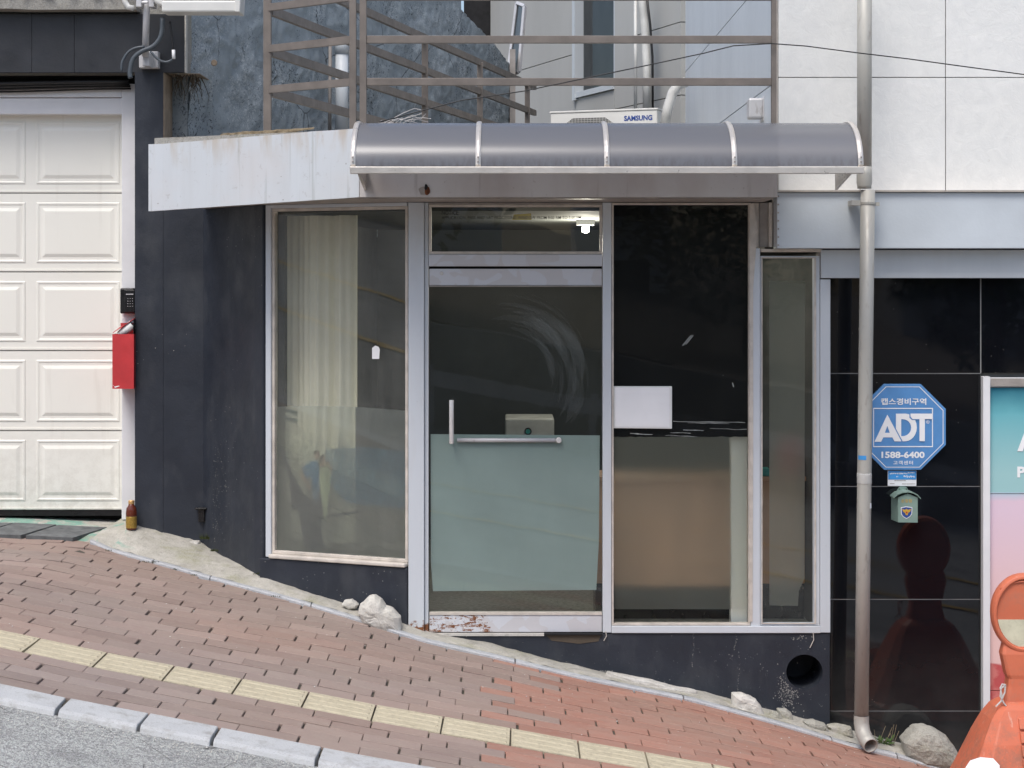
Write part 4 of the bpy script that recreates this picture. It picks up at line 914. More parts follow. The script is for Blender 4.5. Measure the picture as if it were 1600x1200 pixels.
mb.add([(x0+(x1-x0)*k/N, 9.675, z) for k in range(N+1) for z in (Z_(683, Yf)+.004*mnoise.noise((k*.9, 0, 0)), Z_(320.5, Yf)-.003*abs(mnoise.noise((k*1.3, 2, 0))))], [(2*k, 2*k+2, 2*k+3, 2*k+1) for k in range(N)])
mb.build('black_film', 'blackfilm', w3)
mb = MB()
for y_, xa, xb, w in ((659, 1052, 1165, .8), (661, 1075, 1140, .5), (672, 1068, 1100, .9), (678, 985, 1020, 1.2), (676, 1048, 1080, .7), (670, 1110, 1168, .5), (681, 1040, 1090, .6)):
    n = 12
    vs = []
    for i in range(n+1):
        x = xa+(xb-xa)*i/n; yy = y_+1.2*mnoise.noise((x*.05, y_, 0))+(i/n)*1.5; h = w*(.3+abs(mnoise.noise((x*.2, y_, 5))))
        vs += [(X_(x, Yf), 9.6735, Z_(yy+h, Yf)), (X_(x, Yf), 9.6735, Z_(yy-h, Yf))]
    mb.add(vs, [(2*i, 2*i+2, 2*i+3, 2*i+1) for i in range(n)])
for a, b in (((1067, 540), (1080, 524)), ((1072, 538), (1083, 524)), ((1145, 598), (1146.5, 605)), ((1128, 586), (1131, 587))):
    mb.quad((X_(a[0]-.5, Yf), 9.6737, Z_(a[1], Yf)), (X_(a[0]+.8, Yf), 9.6737, Z_(a[1]+.4, Yf)), (X_(b[0]+1.2, Yf), 9.6737, Z_(b[1], Yf)), (X_(b[0]-.3, Yf), 9.6737, Z_(b[1], Yf)))
mb.build('film_scratch', 'scratch', w3)
MB().quad((X_(958, Yf), 9.677, Z_(953, Yf)), (X_(1168, Yf), 9.677, Z_(953, Yf)), (X_(1168, Yf), 9.677, Z_(682, Yf)), (X_(958, Yf), 9.677, Z_(682, Yf))).build('frosted_film', 'filmm', w3)
sheetw = thing('notice_sheet', 'blank white rectangular board on the black film of the middle shop window', 'notice', pt(1003, 670, 9.64))
MB().elev([(X_(957, Yf), Z_(669, Yf)), (X_(1050, Yf), Z_(670, Yf)), (X_(1050, Yf), Z_(603.5, Yf)), (X_(957, Yf), Z_(603.5, Yf))], 9.652, 9.664).build('board', 'whitecloth', sheetw, bevel=.003)
MB().elev([(X_(961, Yf), Z_(666.5, Yf)), (X_(1046, Yf), Z_(667, Yf)), (X_(1046, Yf), Z_(606, Yf)), (X_(961, Yf), Z_(606, Yf))], 9.650, 9.6515).build('board_face', 'wht', sheetw)
# narrow window
bz0 = bead_rect(None, X_(1187.5, Yf), X_(1280, Yf), Z_(976.5, Yf), Z_(400, Yf), 9.640, 9.69, .010, 'frame', SH, 'window', wr=.032, wl_=.006)
w4 = tag(bz0, 'narrow shop window at the right end with a frosted strip')
bead_rect(None, X_(1189, Yf), X_(1274.5, Yf), Z_(974, Yf), Z_(402, Yf), 9.634, 9.6395, .006, 'bead', w4, wr=.010)
glazing('glass', w4, X_(1189, Yf), X_(1271, Yf), 9.670, Z_(973.5, Yf), Z_(403, Yf))
MB().elev([(X_(1203, Yf), Z_(947, Yf)), (X_(1248, Yf), Z_(948, Yf)), (X_(1249, Yf), Z_(925, Yf)), (X_(1258, Yf), Z_(905, Yf)), (X_(1259, Yf), Z_(440, Yf)), (X_(1203, Yf), Z_(440, Yf))], 9.677, 9.678).build('frosted_film', 'filmm', w4)
mb = MB()
for q0_, q1_, ya_, yb_ in ((947, 944, 988, 1003), (1272, 1267, 989, 1014)):
    mb.tube([(X_(q0_, 9.6), 9.632, Z_(ya_, 9.6)), (X_(q0_+1, 9.6), 9.63, Z_((ya_+yb_)/2, 9.6)), (X_(q1_, 9.6), 9.632, Z_(yb_, 9.6))], .0025, 5)
mb.build('sealant_strand', 'bead', SH)
# threshold
B('threshold', 'pale', SH, X_(668, Yf), X_(850, Yf), 9.632, 9.73, Z_(992.5, Yf), Z_(988.8, Yf)); B('threshold', 'dark', SH, X_(850.5, Yf), X_(941, Yf), 9.625, 9.73, Z_(991, Yf), Z_(988.6, Yf))
MB().elev([(X_(862, 9.638), Z_(1001, 9.638)), (X_(905, 9.638), Z_(1006, 9.638)), (X_(935, 9.638), Z_(1002, 9.638)), (X_(940, 9.638), Z_(992, 9.638)), (X_(853, 9.638), Z_(992, 9.638))], 9.6375, 9.6385).build('broken_edge', 'bark', SH)

# ------------------------------------------------------------------ inside the shop
cu = MB(); n = 60; (uL, _), (uR, _) = lw(424, 400), lw(531, 400); rings = []
for k in range(n+1):
    u = uL-.14+(uR-uL+.15)*k/n; fold = .030*math.sin(k*.35+1.5*math.sin(k*.11))+.010*math.sin(k*1.3+1)
    rings.append([(u, .17+fold, .55), (u, .17+fold, 2.37)])
cu = MB(*LF); cu.loft(rings, cap=False, closed=False)
tag(cu.build('curtain', 'curtain', smooth=True), 'cream folded curtain hanging inside the left end of the angled shop window', 'curtain')
fg = thing('cabinet', 'small pale cabinet with a round badge standing inside behind the glass door', 'cabinet', (.09, 11.6, .1))
a, b = X_(789, 11.5), X_(866, 11.5); B('body', 'fridge', fg, a, b, 11.5, 11.9, .1, Z_(654, 11.5), bevel=.01)
MB().lathe([(0, -.002), (.024, -.002), (.024, 0), (0, 0)], (X_(825, 11.5), 11.4985, Z_(674, 11.5)), 18, 'Y').build('badge', 'black', fg); MB().lathe([(0, -.002), (.015, -.002), (.015, 0), (0, 0)], (X_(825, 11.5), 11.496, Z_(674, 11.5)), 18, 'Y').build('badge_centre', 'teal', fg)
wc = thing('wooden_cabinet', 'orange-brown wooden cabinet seen blurred behind the frosted middle window', 'cabinet', (.9, 10.2, .1))
B('body', 'wood', wc, X_(925, 10.1), 1.648, 10.08, 10.4, .30, .88, bevel=.006); B('plinth', 'black', wc, X_(930, 10.1), 1.645, 10.1, 10.38, .1, .30)
B('top', 'wood', wc, X_(920, 10.1), 1.65, 10.05, 10.41, .881, .905)
M['brightwhite'] = plain('bright_white', (.88, .89, .84), .6, var=.03)
col_ = thing('inner_post', 'white post inside at the right edge of the frosted middle window', 'post', (1.22, 9.85, .1)); B('post', 'brightwhite', col_, X_(1141, 9.76), X_(1166, 9.76), 9.73, 9.80, .1, 1.17)
rg = thing('red_goods', 'red bundle lying on the wooden cabinet behind the narrow window', 'bundle', (1.6, 10.22, .905))
MB().lathe([(0, 0), (.07, .0), (.085, .05), (.08, .13), (.04, .20), (0, .21)], (X_(1238, 10.3), 10.22, .906), 16).build('bundle', 'redcloth', rg, smooth=True)
tg = thing('teal_box', 'flat teal box on the wooden cabinet at the left edge of the narrow window', 'box', (1.37, 10.1, .905)); B('box', 'teal', tg, X_(1180, 10.1), X_(1203, 10.1), 10.08, 10.2, .906, .945, bevel=.004)
lp = thing('ceiling_lamp', 'lit spiral bulb on the shop ceiling seen through the transom', 'lamp', (.5, 11.2, 2.3))
lc = Vector((X_(915, 11.2), 11.2, 0)); MB().lathe([(0, 0), (.06, 0), (.055, -.03), (.0, -.03)], (lc.x, lc.y, ZB-.052), 16).build('rose', 'white', lp)
MB().lathe([(0, 0), (.018, 0), (.024, -.02), (.020, -.042), (0, -.048)], (lc.x, lc.y, ZB-.083), 14).build('bulb', 'bulbm', lp, smooth=True)
ld = bpy.data.lights.new('bulb_light', 'POINT'); ld.energy = 26; ld.color = (1, .93, .78); ld.shadow_soft_size = .06
lo_ = bpy.data.objects.new('bulb_light', ld); scene.collection.objects.link(lo_); lo_.parent = lp; lo_.location = Vector((lc.x, lc.y, ZB-.20))-wloc(lp)

# ------------------------------------------------------------------ awning
AW = thing('awning', 'smoked polycarbonate barrel awning with aluminium ribs above the shop door', 'awning', (.45, 8.95, 2.5))
prof = [(9.20, 2.808)]
for k in range(13):
    t = R(90-k*7.5); prof.append((9.16-.385*math.cos(t), 2.565+.243*math.sin(t)))
ribx = [X_(551, 8.76), X_(747, 8.76), X_(948.5, 8.76), X_(1148.5, 8.76), X_(1346, 8.76)]
for a, b in zip(ribx, ribx[1:]):
    MB().loft([[(a+.008, y, z), (b-.008, y, z)] for y, z in prof], cap=False, closed=False).build('panel', 'poly', AW, smooth=True)
for x in ribx:
    mb = MB(); w = .0125
    mb.loft([[(x-w, y-.004, z+.006), (x-w*.35, y-.007, z+.009), (x+w*.35, y-.007, z+.009), (x+w, y-.004, z+.006), (x+w, y+.006, z-.010), (x-w, y+.006, z-.010)] for y, z in prof])
    rb = mb.build('rib', 'alu', AW)
    mb = MB()
    for dz in (.022, .044): mb.lathe([(0, -.004), (.004, -.003), (.005, 0), (0, 0)], (x, prof[-1][0]-.010, prof[-1][1]+dz), 8, 'Y')
    mb.build('screw', 'beadd', rb)
B('front_bar', 'alu', AW, ribx[0]-.014, ribx[-1]+.014, 8.755, 8.80, 2.528, 2.562, bevel=.003)
B('back_bar', 'alu', AW, ribx[0]-.01, ribx[-1]+.01, 9.17, 9.198, 2.785, 2.806)
for x in (ribx[0]+.02, ribx[-1]-.05):
    MB().loft([[(x, 8.80, 2.555), (x+.012, 8.80, 2.555), (x+.012, 8.80, 2.53), (x, 8.80, 2.53)], [(x, 9.0, 2.55), (x+.012, 9.0, 2.55), (x+.012, 9.0, 2.50), (x, 9.0, 2.50)], [(x, 9.198, 2.6), (x+.012, 9.198, 2.6), (x+.012, 9.198, 2.47), (x, 9.198, 2.47)]]).build('bracket', 'alu', AW)

# ------------------------------------------------------------------ railings on the terrace
RF = thing('terrace_railing', 'brown steel railing along the front edge of the terrace above the awning', 'railing', (.3, 9.3, 2.79))
Yr = 9.28; rz = (3.034, 3.253, 3.475); hw = .0195
cx0 = X_(567.5, Yr); cx1 = X_(1209, Yr)
B('post', 'rail', RF, cx0-hw*.9, cx0+hw*.9, Yr-.018, Yr+.018, 2.785, 4.6, bevel=.002); B('post', 'rail', RF, cx1-.013, cx1+.013, Yr-.018, Yr+.018, 2.79, 4.6, bevel=.002)
for z in rz: B('rail', 'rail', RF, cx0+hw*.9, cx1-.013, Yr-.012, Yr+.012, z-.0195, z+.0195, bevel=.002)
RS = thing('terrace_railing', 'brown steel railing turning back from the left corner post along the stucco wall', 'railing', (-1.1, 9.6, 2.79))
c1_ = Vector((X_(551.5, Yr), Yr, 0)); c2_ = Vector((-1.317, 9.655, 0)); c3_ = Vector((.20, 15.58, 0))
def vp(c, name='post', w=.0205, top=4.6): return B(name, 'rail', RS, c.x-w, c.x+w, c.y-w, c.y+w, 2.785, top, bevel=.002)
vp(c1_, w=.0175); vp(c2_, w=.0205)
def rl(a, b, z0, z1, h=.0195, t=.012):
    dd = (b-a).normalized(); nn = Vector((-dd.y, dd.x, 0))*t
    lo = [a-nn+Vector((0, 0, z0-h)), a+nn+Vector((0, 0, z0-h)), a+nn+Vector((0, 0, z0+h)), a-nn+Vector((0, 0, z0+h))]; hi = [b-nn+Vector((0, 0, z1-h)), b+nn+Vector((0, 0, z1-h)), b+nn+Vector((0, 0, z1+h)), b-nn+Vector((0, 0, z1+h))]
    MB().hull(lo, hi).build('rail', 'rail', RS)
for z in rz: rl(c2_+Vector((.012, -.01, 0)), c1_-Vector((.012, -.01, 0)), z, z)
for z in (3.025, 3.243, 3.465, 3.69): rl(c2_+Vector((.01, .03, 0)), c3_, z, z, h=.024, t=.014)
for px in (664, 750, 824):
    a = (px-800)/F; dd = c3_-c2_; t = (a*c2_.y-c2_.x)/(dd.x-a*dd.y); p = c2_+dd*t; vp(p, w=.022, top=3.69)
mb = MB(); random.seed(5)       # dry grass caught along the slab edge
for _ in range(150):
    t = random.uniform(.3, .62); p = FL.lerp(FR, t)+Vector((0, .04, 2.76+.02*t)); L = random.uniform(.05, .22); a = random.uniform(-.4, .25)
    mb.tube([p, p+Vector((L*.5, random.uniform(-.03, .05), .014+.02*random.random())), p+Vector((L, random.uniform(-.03, .03), L*.18))], .0018, 3)
tag(mb.build('dry_grass', 'straw'), 'dry grass caught along the top edge of the white fascia', 'grass', kind='stuff')

# outdoor air conditioner
ACO = Vector((X_(860, 13.85), 13.85, 0)); ACE = Vector((X_(1027, 13.55), 13.55, 0)); W = (ACE-ACO).length
AC = thing('outdoor_unit', 'white outdoor air conditioning unit on the terrace behind the awning', 'air conditioner', (ACO.x+.4, 13.7, 2.79))
fa = (tuple(ACO), tuple(ACE-ACO))
mb = MB(*fa); zt = 3.300; mb.box(0, W, 0, .30, 2.83, zt); bd = mb.build('casing', 'ac', AC, bevel=.008)
MB(*fa).box(-.006, W+.006, -.006, .306, zt+.0005, zt+.014).build('lid', 'ac', AC, bevel=.003)
mb = MB(*fa); mb.box(.05, .12, .02, .28, 2.79, 2.83); mb.box(W-.12, W-.05, .02, .28, 2.79, 2.83); mb.build('foot', 'black', AC)
g0, g1 = W*.13, W*.60; mb = MB(*fa); mb.elev([(g0, 2.86), (g1, 2.86), (g1, 3.205), (g1-.07, 3.255), (g0+.07, 3.255), (g0, 3.205)], -.003, -.001); mb.build('fan_opening', 'dark', AC)
mb = MB(*fa); k = 0
while g0+.012*k < g1: 
    x = g0+.012*k; h = 3.255-.050*max(0, 1-min(x-g0, g1-x)/.07); mb.box(x-.0012, x+.0012, -.008, -.0035, 2.86, h); k += 1
for k in range(25): 
    z = 2.87+.0155*k; ins = max(0, (z-3.205)*1.5); mb.box(g0+ins, g1-ins, -.0095, -.0085, z-.0012, z+.0012)
mb.build('fan_grille', 'ac', AC)
text('SAMSUNG', W*.695, W*.955, 3.222, 3.262, -.002, 'logo', 'logo', AC, .035, 1.0, fa)
bx = thing('junction_box', 'small grey box on a white mount near the right end of the railing', 'box', pt(1180, 185, 10.1))
a, b = pt(1167, 187, 10.1), pt(1193, 155, 10.1); B('box', 'galv', bx, a.x, b.x-.01, 10.02, 10.12, a.z, b.z, bevel=.012); B('mount', 'white', bx, b.x-.012, XL-.024, 10.0, 10.2, a.z-.012, b.z+.01, bevel=.004)

# thin wires
wi = thing('overhead_wire', 'thin dark wire slung from the terrace corner across to the right edge', 'wire', pt(900, 110, 9.15))
ps = [(592, 191), (640, 178), (720, 157), (820, 142), (920, 121), (1018, 100.6), (1100, 83), (1146, 71.5), (1205, 68), (1260, 72), (1340, 82.5), (1420, 92), (1500, 103), (1620, 119), (1900, 150)]
MB().tube([pt(x, y, 9.12+.0001*x) for x, y in ps], .0032, 5).build('wire', 'cable', wi, smooth=True)
tw = thing('twisted_wire', 'pale tangle of twine at the left end of the wire on the slab edge', 'twine', pt(620, 190, 9.2))
mb = MB(); random.seed(21)
for k in range(9):
    p = pt(random.uniform(580, 630), 193, 9.21); q = [p]
    for _ in range(5): p = p+Vector((random.uniform(.01, .06), random.uniform(-.01, .01), random.uniform(-.02, .03))); p.z = max(p.z, 2.812); q.append(p)
    mb.tube(q, .0015, 4)
mb.build('twine', 'string', tw)

# ------------------------------------------------------------------ downpipe
DP = thing('downpipe', 'tall stainless downpipe in front of the white and black building, ending in an elbow', 'downpipe', pt(1345, 1165, 9.4))
Yq = 9.42
MB().tube([pt(1351, -80, Yq), pt(1350.5, 270, Yq)], .0385, 24).build('upper_pipe', 'steel', DP, smooth=True)
MB().lathe([(.0385, .10), (.0405, .06), (.0405, .015), (.037, .0), (.0365, -.015), (.034, -.015)], pt(1350.5, 290, Yq), 24).build('pipe_collar', 'steel', DP, smooth=True)
top, bot = pt(1356, 297, Yq), pt(1346, 1118, Yq-.03)
MB().tube([top, top.lerp(bot, .3), top.lerp(bot, .6), bot], [.0375, .0375, .0372, .0372], 24).build('lower_pipe', 'steel', DP, smooth=True)
# open elbow
pa = [bot+Vector((0, 0, .002)), bot+Vector((0, 0, -.04)), bot+Vector((.004, -.02, -.085)), bot+Vector((.016, -.06, -.118)), bot+Vector((.028, -.105, -.132))]
def ring(path, r, n=28):
    out = []; P = [Vector(p) for p in path]; up = None
    for i, p in enumerate(P):
        t = ((P[min(i+1, len(P)-1)]-P[i])+(P[i]-P[max(i-1, 0)])).normalized()
        if up is None: up = Vector((1, 0, 0))
        a = (up-t*up.dot(t)).normalized(); b = t.cross(a); up = a
        out.append([p+a*r[i]*math.cos(2*math.pi*k/n)+b*r[i]*math.sin(2*math.pi*k/n) for k in range(n)])
    return out
o_ = ring(pa, [.0395]*5); i_ = ring(pa, [.034]*5)
MB().loft(o_+list(reversed(i_)), cap=False).build('elbow', 'steel', DP, smooth=True)
mb = MB(); mb.lathe([(.0378, -.006), (.0405, -.006), (.0405, .006), (.0378, .006)], pt(1356, 318, Yq), 24); mb.box(X_(1330, Yq), X_(1344, Yq), Yq-.01, Yq+.09, Z_(321, Yq), Z_(313, Yq)); mb.box(X_(1368, Yq), X_(1374, Yq), Yq-.006, Yq+.006, Z_(322, Yq), Z_(316, Yq))
mb.build('bracket', 'steel', DP, smooth=False)
mb = MB(); pc = top.lerp(bot, (748-297)/821); mb.lathe([(.0382, -.028), (.0392, -.022), (.0385, 0), (.0395, .02), (.0382, .028)], pc, 20); mb.build('clear_tape', 'tape', DP, smooth=True)
ps_ = top.lerp(bot, (715-297)/821); mb = MB(); A = [R(200+k*12) for k in range(7)]; mb.add([(ps_.x+.0385*math.cos(t), ps_.y+.0385*math.sin(t), ps_.z+z) for t in A for z in (-.011, .011)], [(2*i, 2*i+2, 2*i+3, 2*i+1) for i in range(6)]); mb.build('sticker', 'card', DP)
ps_ = top.lerp(bot, (790-297)/821); mb = MB(); A = [R(310+k*8) for k in range(5)]; mb.add([(ps_.x+.0385*math.cos(t), ps_.y+.0385*math.sin(t), ps_.z+z) for t in A for z in (-.014, .014)], [(2*i, 2*i+2, 2*i+3, 2*i+1) for i in range(4)]); mb.build('sticker', 'wht', DP)
MB().box(top.x-.002, top.x+.002, Yq-.0392, Yq-.036, Z_(1110, Yq), Z_(330, Yq)) if False else None

# ------------------------------------------------------------------ security sign, card, green box
Yg = 9.700
SG = thing('security_sign', 'blue octagonal security company sign on the black stone beside the downpipe', 'sign', pt(1410, 734, Yg))
def octo(cx, cy, w, h, c): return [(X_(x, Yg), Z_(y, Yg)) for x, y in ((cx-w+c, cy+h), (cx+w-c, cy+h), (cx+w, cy+h-c), (cx+w, cy-h+c), (cx+w-c, cy-h), (cx-w+c, cy-h), (cx-w, cy-h+c), (cx-w, cy+h-c))]
MB().elev(octo(1410, 667, 67.5, 67, 39), Yg-.006, Yg+.018).build('plate', 'blue', SG, bevel=.002)
def band(outer, inner, y): 
    mb = MB(); n = len(outer); mb.add([(x, y, z) for x, z in outer]+[(x, y, z) for x, z in inner], [(i, (i+1) % n, n+(i+1) % n, n+i) for i in range(n)]); return mb
band(octo(1410, 667, 63.6, 63.2, 37.2), octo(1410, 667, 62.5, 62.2, 36.7), Yg-.0075).build('border', 'wht', SG)
z5 = lambda x, y: (X_(1350+x/5, Yg), Z_(590+y/5, Yg))
rect = lambda a, b, c, d: [z5(a, d), z5(c, d), z5(c, b), z5(a, b)]
band(rect(70, 236, 536, 542), rect(76, 244, 529, 534), Yg-.0075).build('border', 'wht', SG)
yl = Yg-.0078
def flat(pts_, y=yl, name='letter', m='wht', hole=None):
    mb = MB()
    mb.elev([z5(*p) for p in pts_], y-.0008, y); return mb.build(name, m, SG)
mb = MB()
def tri_strip(pts_): mb.elev([z5(*p) for p in pts_], yl-.0008, yl)
# A: two legs and a bar, butted
tri_strip([(80, 500), (131, 500), (149, 466), (160, 430), (180, 376), (180, 288)])
tri_strip([(180, 288), (180, 376), (199, 430), (219, 466), (236, 497), (290, 497)])
tri_strip([(149, 466), (219, 466), (199, 430), (160, 430)])
mb.build('letter', 'wht', SG)
mb = MB(); arc_o = [(320+90*math.cos(R(a)), 388-108*math.sin(R(a))) for a in range(90, -91, -15)]; arc_i = [(300+66*math.cos(R(a)), 390-66*math.sin(R(a))) for a in range(90, -91, -15)]
op = [(247, 281)]+arc_o+[(300, 497), (247, 398)]; 
vsO = [(247, 281)]+arc_o+[(297, 497)]; vsI = [(288, 324)]+arc_i+[(300, 456)]
tri_strip([(247, 281), (288, 281), (288, 475), (247, 398)])
for i in range(len(arc_o)-1): tri_strip([arc_o[i], arc_i[i], arc_i[i+1], arc_o[i+1]])
tri_strip([(288.5, 281), (288.5, 324), arc_i[0], arc_o[0]]); tri_strip([(288.5, 456), (288.5, 476), (300, 497), arc_o[-1], arc_i[-1]])
mb.build('letter', 'wht', SG)
mb = MB(); yl -= .0016; 
mb.mat('blue'); mb.elev([z5(*p) for p in [(352, 274), (352, 312), (372, 330), (424, 330), (424, 345), (430, 345), (430, 274)]], yl-.0004, yl)
yl -= .0006; mb.mat('wht'); mb.elev([z5(*p) for p in [(360, 280), (360, 303), (376, 323), (528, 323), (528, 280)]], yl-.0008, yl); mb.elev([z5(*p) for p in [(430, 323.5), (430, 495), (472, 495), (472, 323.5)]], yl-.0008, yl)
mb.build('letter', None, SG)
text('®', *[z5(482, 360)[0], z5(510, 360)[0], z5(0, 360)[1], z5(0, 332)[1]], Yg-.0078, 'wht', 'mark', SG)
text('캡스경비구역', z5(130, 0)[0], z5(484, 0)[0], z5(0, 213)[1], z5(0, 160)[1], Yg-.0078, 'wht', 'lettering', SG, .022)
text('1588-6400', z5(134, 0)[0], z5(471, 0)[0], z5(0, 628)[1], z5(0, 576)[1], Yg-.0078, 'wht', 'lettering', SG, .035)
text('고객센터', z5(226, 0)[0], z5(380, 0)[0], z5(0, 679)[1], z5(0, 648)[1], Yg-.0078, 'wht', 'lettering', SG, .015, 1.15)
cd = thing('small_card', 'small blue and white card on the black stone under the octagonal sign', 'sign', pt(1410, 759, Yg))
B('card', 'wht', cd, z5(190, 0)[0], z5(412, 0)[0], Yg+.010, Yg+.019, z5(0, 848)[1], z5(0, 728)[1]); B('blue_half', 'card', cd, z5(192, 0)[0], z5(410, 0)[0], Yg+.008, Yg+.0097, z5(0, 797)[1], z5(0, 730)[1])
mb = MB(); random.seed(2)
for (xa, xb, yy, hh) in ((204, 340, 750, 12), (345, 398, 745, 10), (255, 268, 776, 13), (312, 398, 774, 17)):
    x = xa
    while x < xb: w = random.uniform(4, 9); mb.box(z5(x, 0)[0], z5(min(x+w, xb), 0)[0], Yg+.0072, Yg+.0078, z5(0, yy+hh*random.uniform(.1, .6))[1], z5(0, yy-hh*random.uniform(.2, .6))[1]); x += w+random.uniform(2, 4)
mb.build('fine_print', 'wht', cd)
mb = MB()
for (xa, xb, yy) in ((205, 240, 830), (300, 402, 832), (240, 330, 806)):
    x = xa
    while x < xb: w = random.uniform(3, 8); mb.box(z5(x, 0)[0], z5(min(x+w, xb), 0)[0], Yg+.009, Yg+.0097, z5(0, yy+3)[1], z5(0, yy-3)[1]); x += w+2
mb.build('fine_print', 'beadd', cd)
PB = thing('patrol_box', 'small green metal box with curved lid and police shield on the black stone', 'box', pt(1412, 814, Yg))
mb = MB(); x0, x1 = z5(218, 0)[0], z5(398, 0)[0]; zb_, zt_ = z5(0, 1118)[1], z5(0, 925)[1]; yb = 9.719
mb.elev([(z5(246, 0)[0], zb_), (x1, z5(0, 1120)[1]), (x1, z5(0, 925)[1]), (z5(322, 0)[0], z5(0, 895)[1]), (z5(246, 0)[0], z5(0, 925)[1])], yb-.085, yb)
mb.hull([(x0, yb, z5(0, 1112)[1]), (z5(245.5, 0)[0], yb-.085, z5(0, 1117)[1]), (z5(245.5, 0)[0], yb, z5(0, 1117)[1])], [(x0, yb, z5(0, 935)[1]), (z5(245.5, 0)[0], yb-.085, z5(0, 925)[1]), (z5(245.5, 0)[0], yb, z5(0, 925)[1])])
mb.build('body', 'green', PB)
mb = MB(); arc = [(208, 930), (240, 903), (280, 888), (320, 884), (360, 892), (392, 908), (418, 936)]
mb.loft([[(z5(x, y)[0], yb-.098, z5(x, y)[1]), (z5(x, y-9)[0], yb-.098, z5(x, y-9)[1]), (z5(x, y-9)[0], yb, z5(x, y-9)[1]), (z5(x, y)[0], yb, z5(x, y)[1])] for x, y in arc]); mb.build('lid', 'green', PB)
MB().elev([z5(262, 884), z5(350, 884), z5(340, 862), z5(322, 848), z5(290, 848), z5(275, 862)], yb-.006, yb-.001).build('hanger', 'green', PB)
mb = MB()
for q in (278, 335): mb.lathe([(0, -.003), (.003, -.003), (.003, 0), (0, 0)], (z5(q, 0)[0], yb-.0065, z5(0, 872)[1]), 8, 'Y')
mb.build('screw', 'dark', PB)
ye = yb-.0865; sh = [(278, 1008), (322, 1000), (368, 1008), (366, 1060), (350, 1082), (322, 1098), (294, 1082), (280, 1060)]
sc = lambda k: [(322+(x-322)*k, 1048+(y-1048)*k) for x, y in sh]
zq = lambda p: (X_(1350+p[0]/5, ye+.03), Z_(590+p[1]/5, ye+.03))
for k, m_, dy in ((1.0, 'wht', 0), (.88, 'shield', .0008)):
    MB().poly([(zq(p)[0], ye-dy, zq(p)[1]) for p in reversed(sc(k))]).build('emblem', m_, PB)
MB().poly([(zq(p)[0], ye-.0016, zq(p)[1]) for p in reversed([(286, 1018), (310, 1028), (322, 1018), (334, 1028), (360, 1018), (350, 1042), (336, 1050), (330, 1068), (316, 1068), (310, 1050), (296, 1042)])]).build('eagle', 'gold', PB)
MB().lathe([(0, -.001), (.005, -.001), (0, 0)], (zq((323, 1048))[0], ye-.0018, zq((323, 1048))[1]), 10, 'Y').build('emblem_dot', 'red', PB)
text('순찰함', zq((282, 0))[0], zq((366, 0))[0], zq((0, 970))[1], zq((0, 944))[1], ye, 'gold', 'lettering', PB)

# ------------------------------------------------------------------ rocks
def rock(name, label, pts_c, size, mat, seed, cuts=9, flat=.8, sharp=1.0):
    """convex chunk: sphere cut by random planes, then fine noise"""
    rnd = random.Random(seed); planes = []
    for _ in range(cuts):
        n_ = Vector((rnd.uniform(-1, 1), rnd.uniform(-1, .6), rnd.uniform(-.5, 1))).normalized(); planes.append((n_, rnd.uniform(.55, .85)))
    mb = MB(); NU_, NV_ = 40, 24; vs = []
    for j in range(NV_+1):
        th = math.pi*j/NV_
        for i in range(NU_):
            ph = 2*math.pi*i/NU_; p = Vector((math.sin(th)*math.cos(ph), math.sin(th)*math.sin(ph), math.cos(th)))
            k = 1.0
            for n_, d_ in planes:
                c = p.dot(n_)
                if c > 0: k = min(k, d_/c)
            p *= k*(1+.05*mnoise.fractal(p*2.5+Vector((seed, 0, 0)), .8, 2.1, 4))
            vs.append(Vector((p.x*size[0], p.y*size[1], p.z*size[2]))+Vector(pts_c))
    fs = [(j*NU_+i, (j+1)*NU_+i, (j+1)*NU_+(i+1) % NU_, j*NU_+(i+1) % NU_) for j in range(NV_) for i in range(NU_)]
    mb.add(vs, fs); o = mb.build(name, mat, smooth=True); return tag(o, label, 'rock', 'rocks lying along the foot of the wall')
def chunk(name, label, out, Yfr, dep, mat, seed, cat='rock'):
    """stone whose front outline is given in photo units; depth rounded off with noise"""
    c = Vector((0, 0, 0)); P = [pt(x, y, Yfr) for x, y in out]
    Q = []
    for i in range(len(P)):
        for k in range(6): Q.append(P[i].lerp(P[(i+1) % len(P)], k/6))
    cen = sum(Q, Vector())/len(Q); rings = []
    for sc_, dy in ((.2, -.36), (.38, -.35), (.55, -.33), (.70, -.30), (.82, -.24), (.91, -.16), (.97, -.06), (1.0, .06), (1.0, .25), (.96, .6), (.8, .9), (.5, 1.0)):
        r = []
        for q in Q:
            p = cen+(q-cen)*sc_+Vector((0, dy*dep, 0)); nz = mnoise.fractal(p*16+Vector((seed, 0, 0)), .8, 2.1, 4)
            d_ = (q-cen).normalized(); n2 = mnoise.fractal(p*55, .8, 2.1, 3); p += d_*(nz*.005+n2*.0010)+Vector((0, nz*.007+n2*.002, 0)); r.append(p)
        rings.append(r)
    mb = MB(); mb.loft(rings); return tag(mb.build(name, mat, smooth=False), label, cat, 'rocks lying along the foot of the wall')
chunk('rock', 'largest white rock, leaning on the plinth left of the door post', [(559, 958), (563, 945), (575, 934), (585, 931), (595, 937), (602, 949), (614, 953), (626, 965), (628, 990), (606, 994), (590, 988), (566, 974)], 9.50, .13, 'rock', 4)
chunk('rock', 'small white rock just left of the largest rock', [(534, 945), (538, 938), (550, 937), (560, 945), (557, 951), (545, 953)], 9.66, .07, 'rock', 9)
chunk('rock', 'long pale concrete fragment lying below the door and middle window', [(948, 1050), (1020, 1064), (1060, 1076), (1090, 1080), (1089, 1095), (1065, 1092), (1000, 1078), (945, 1062)], 9.52, .07, 'pale', 14)
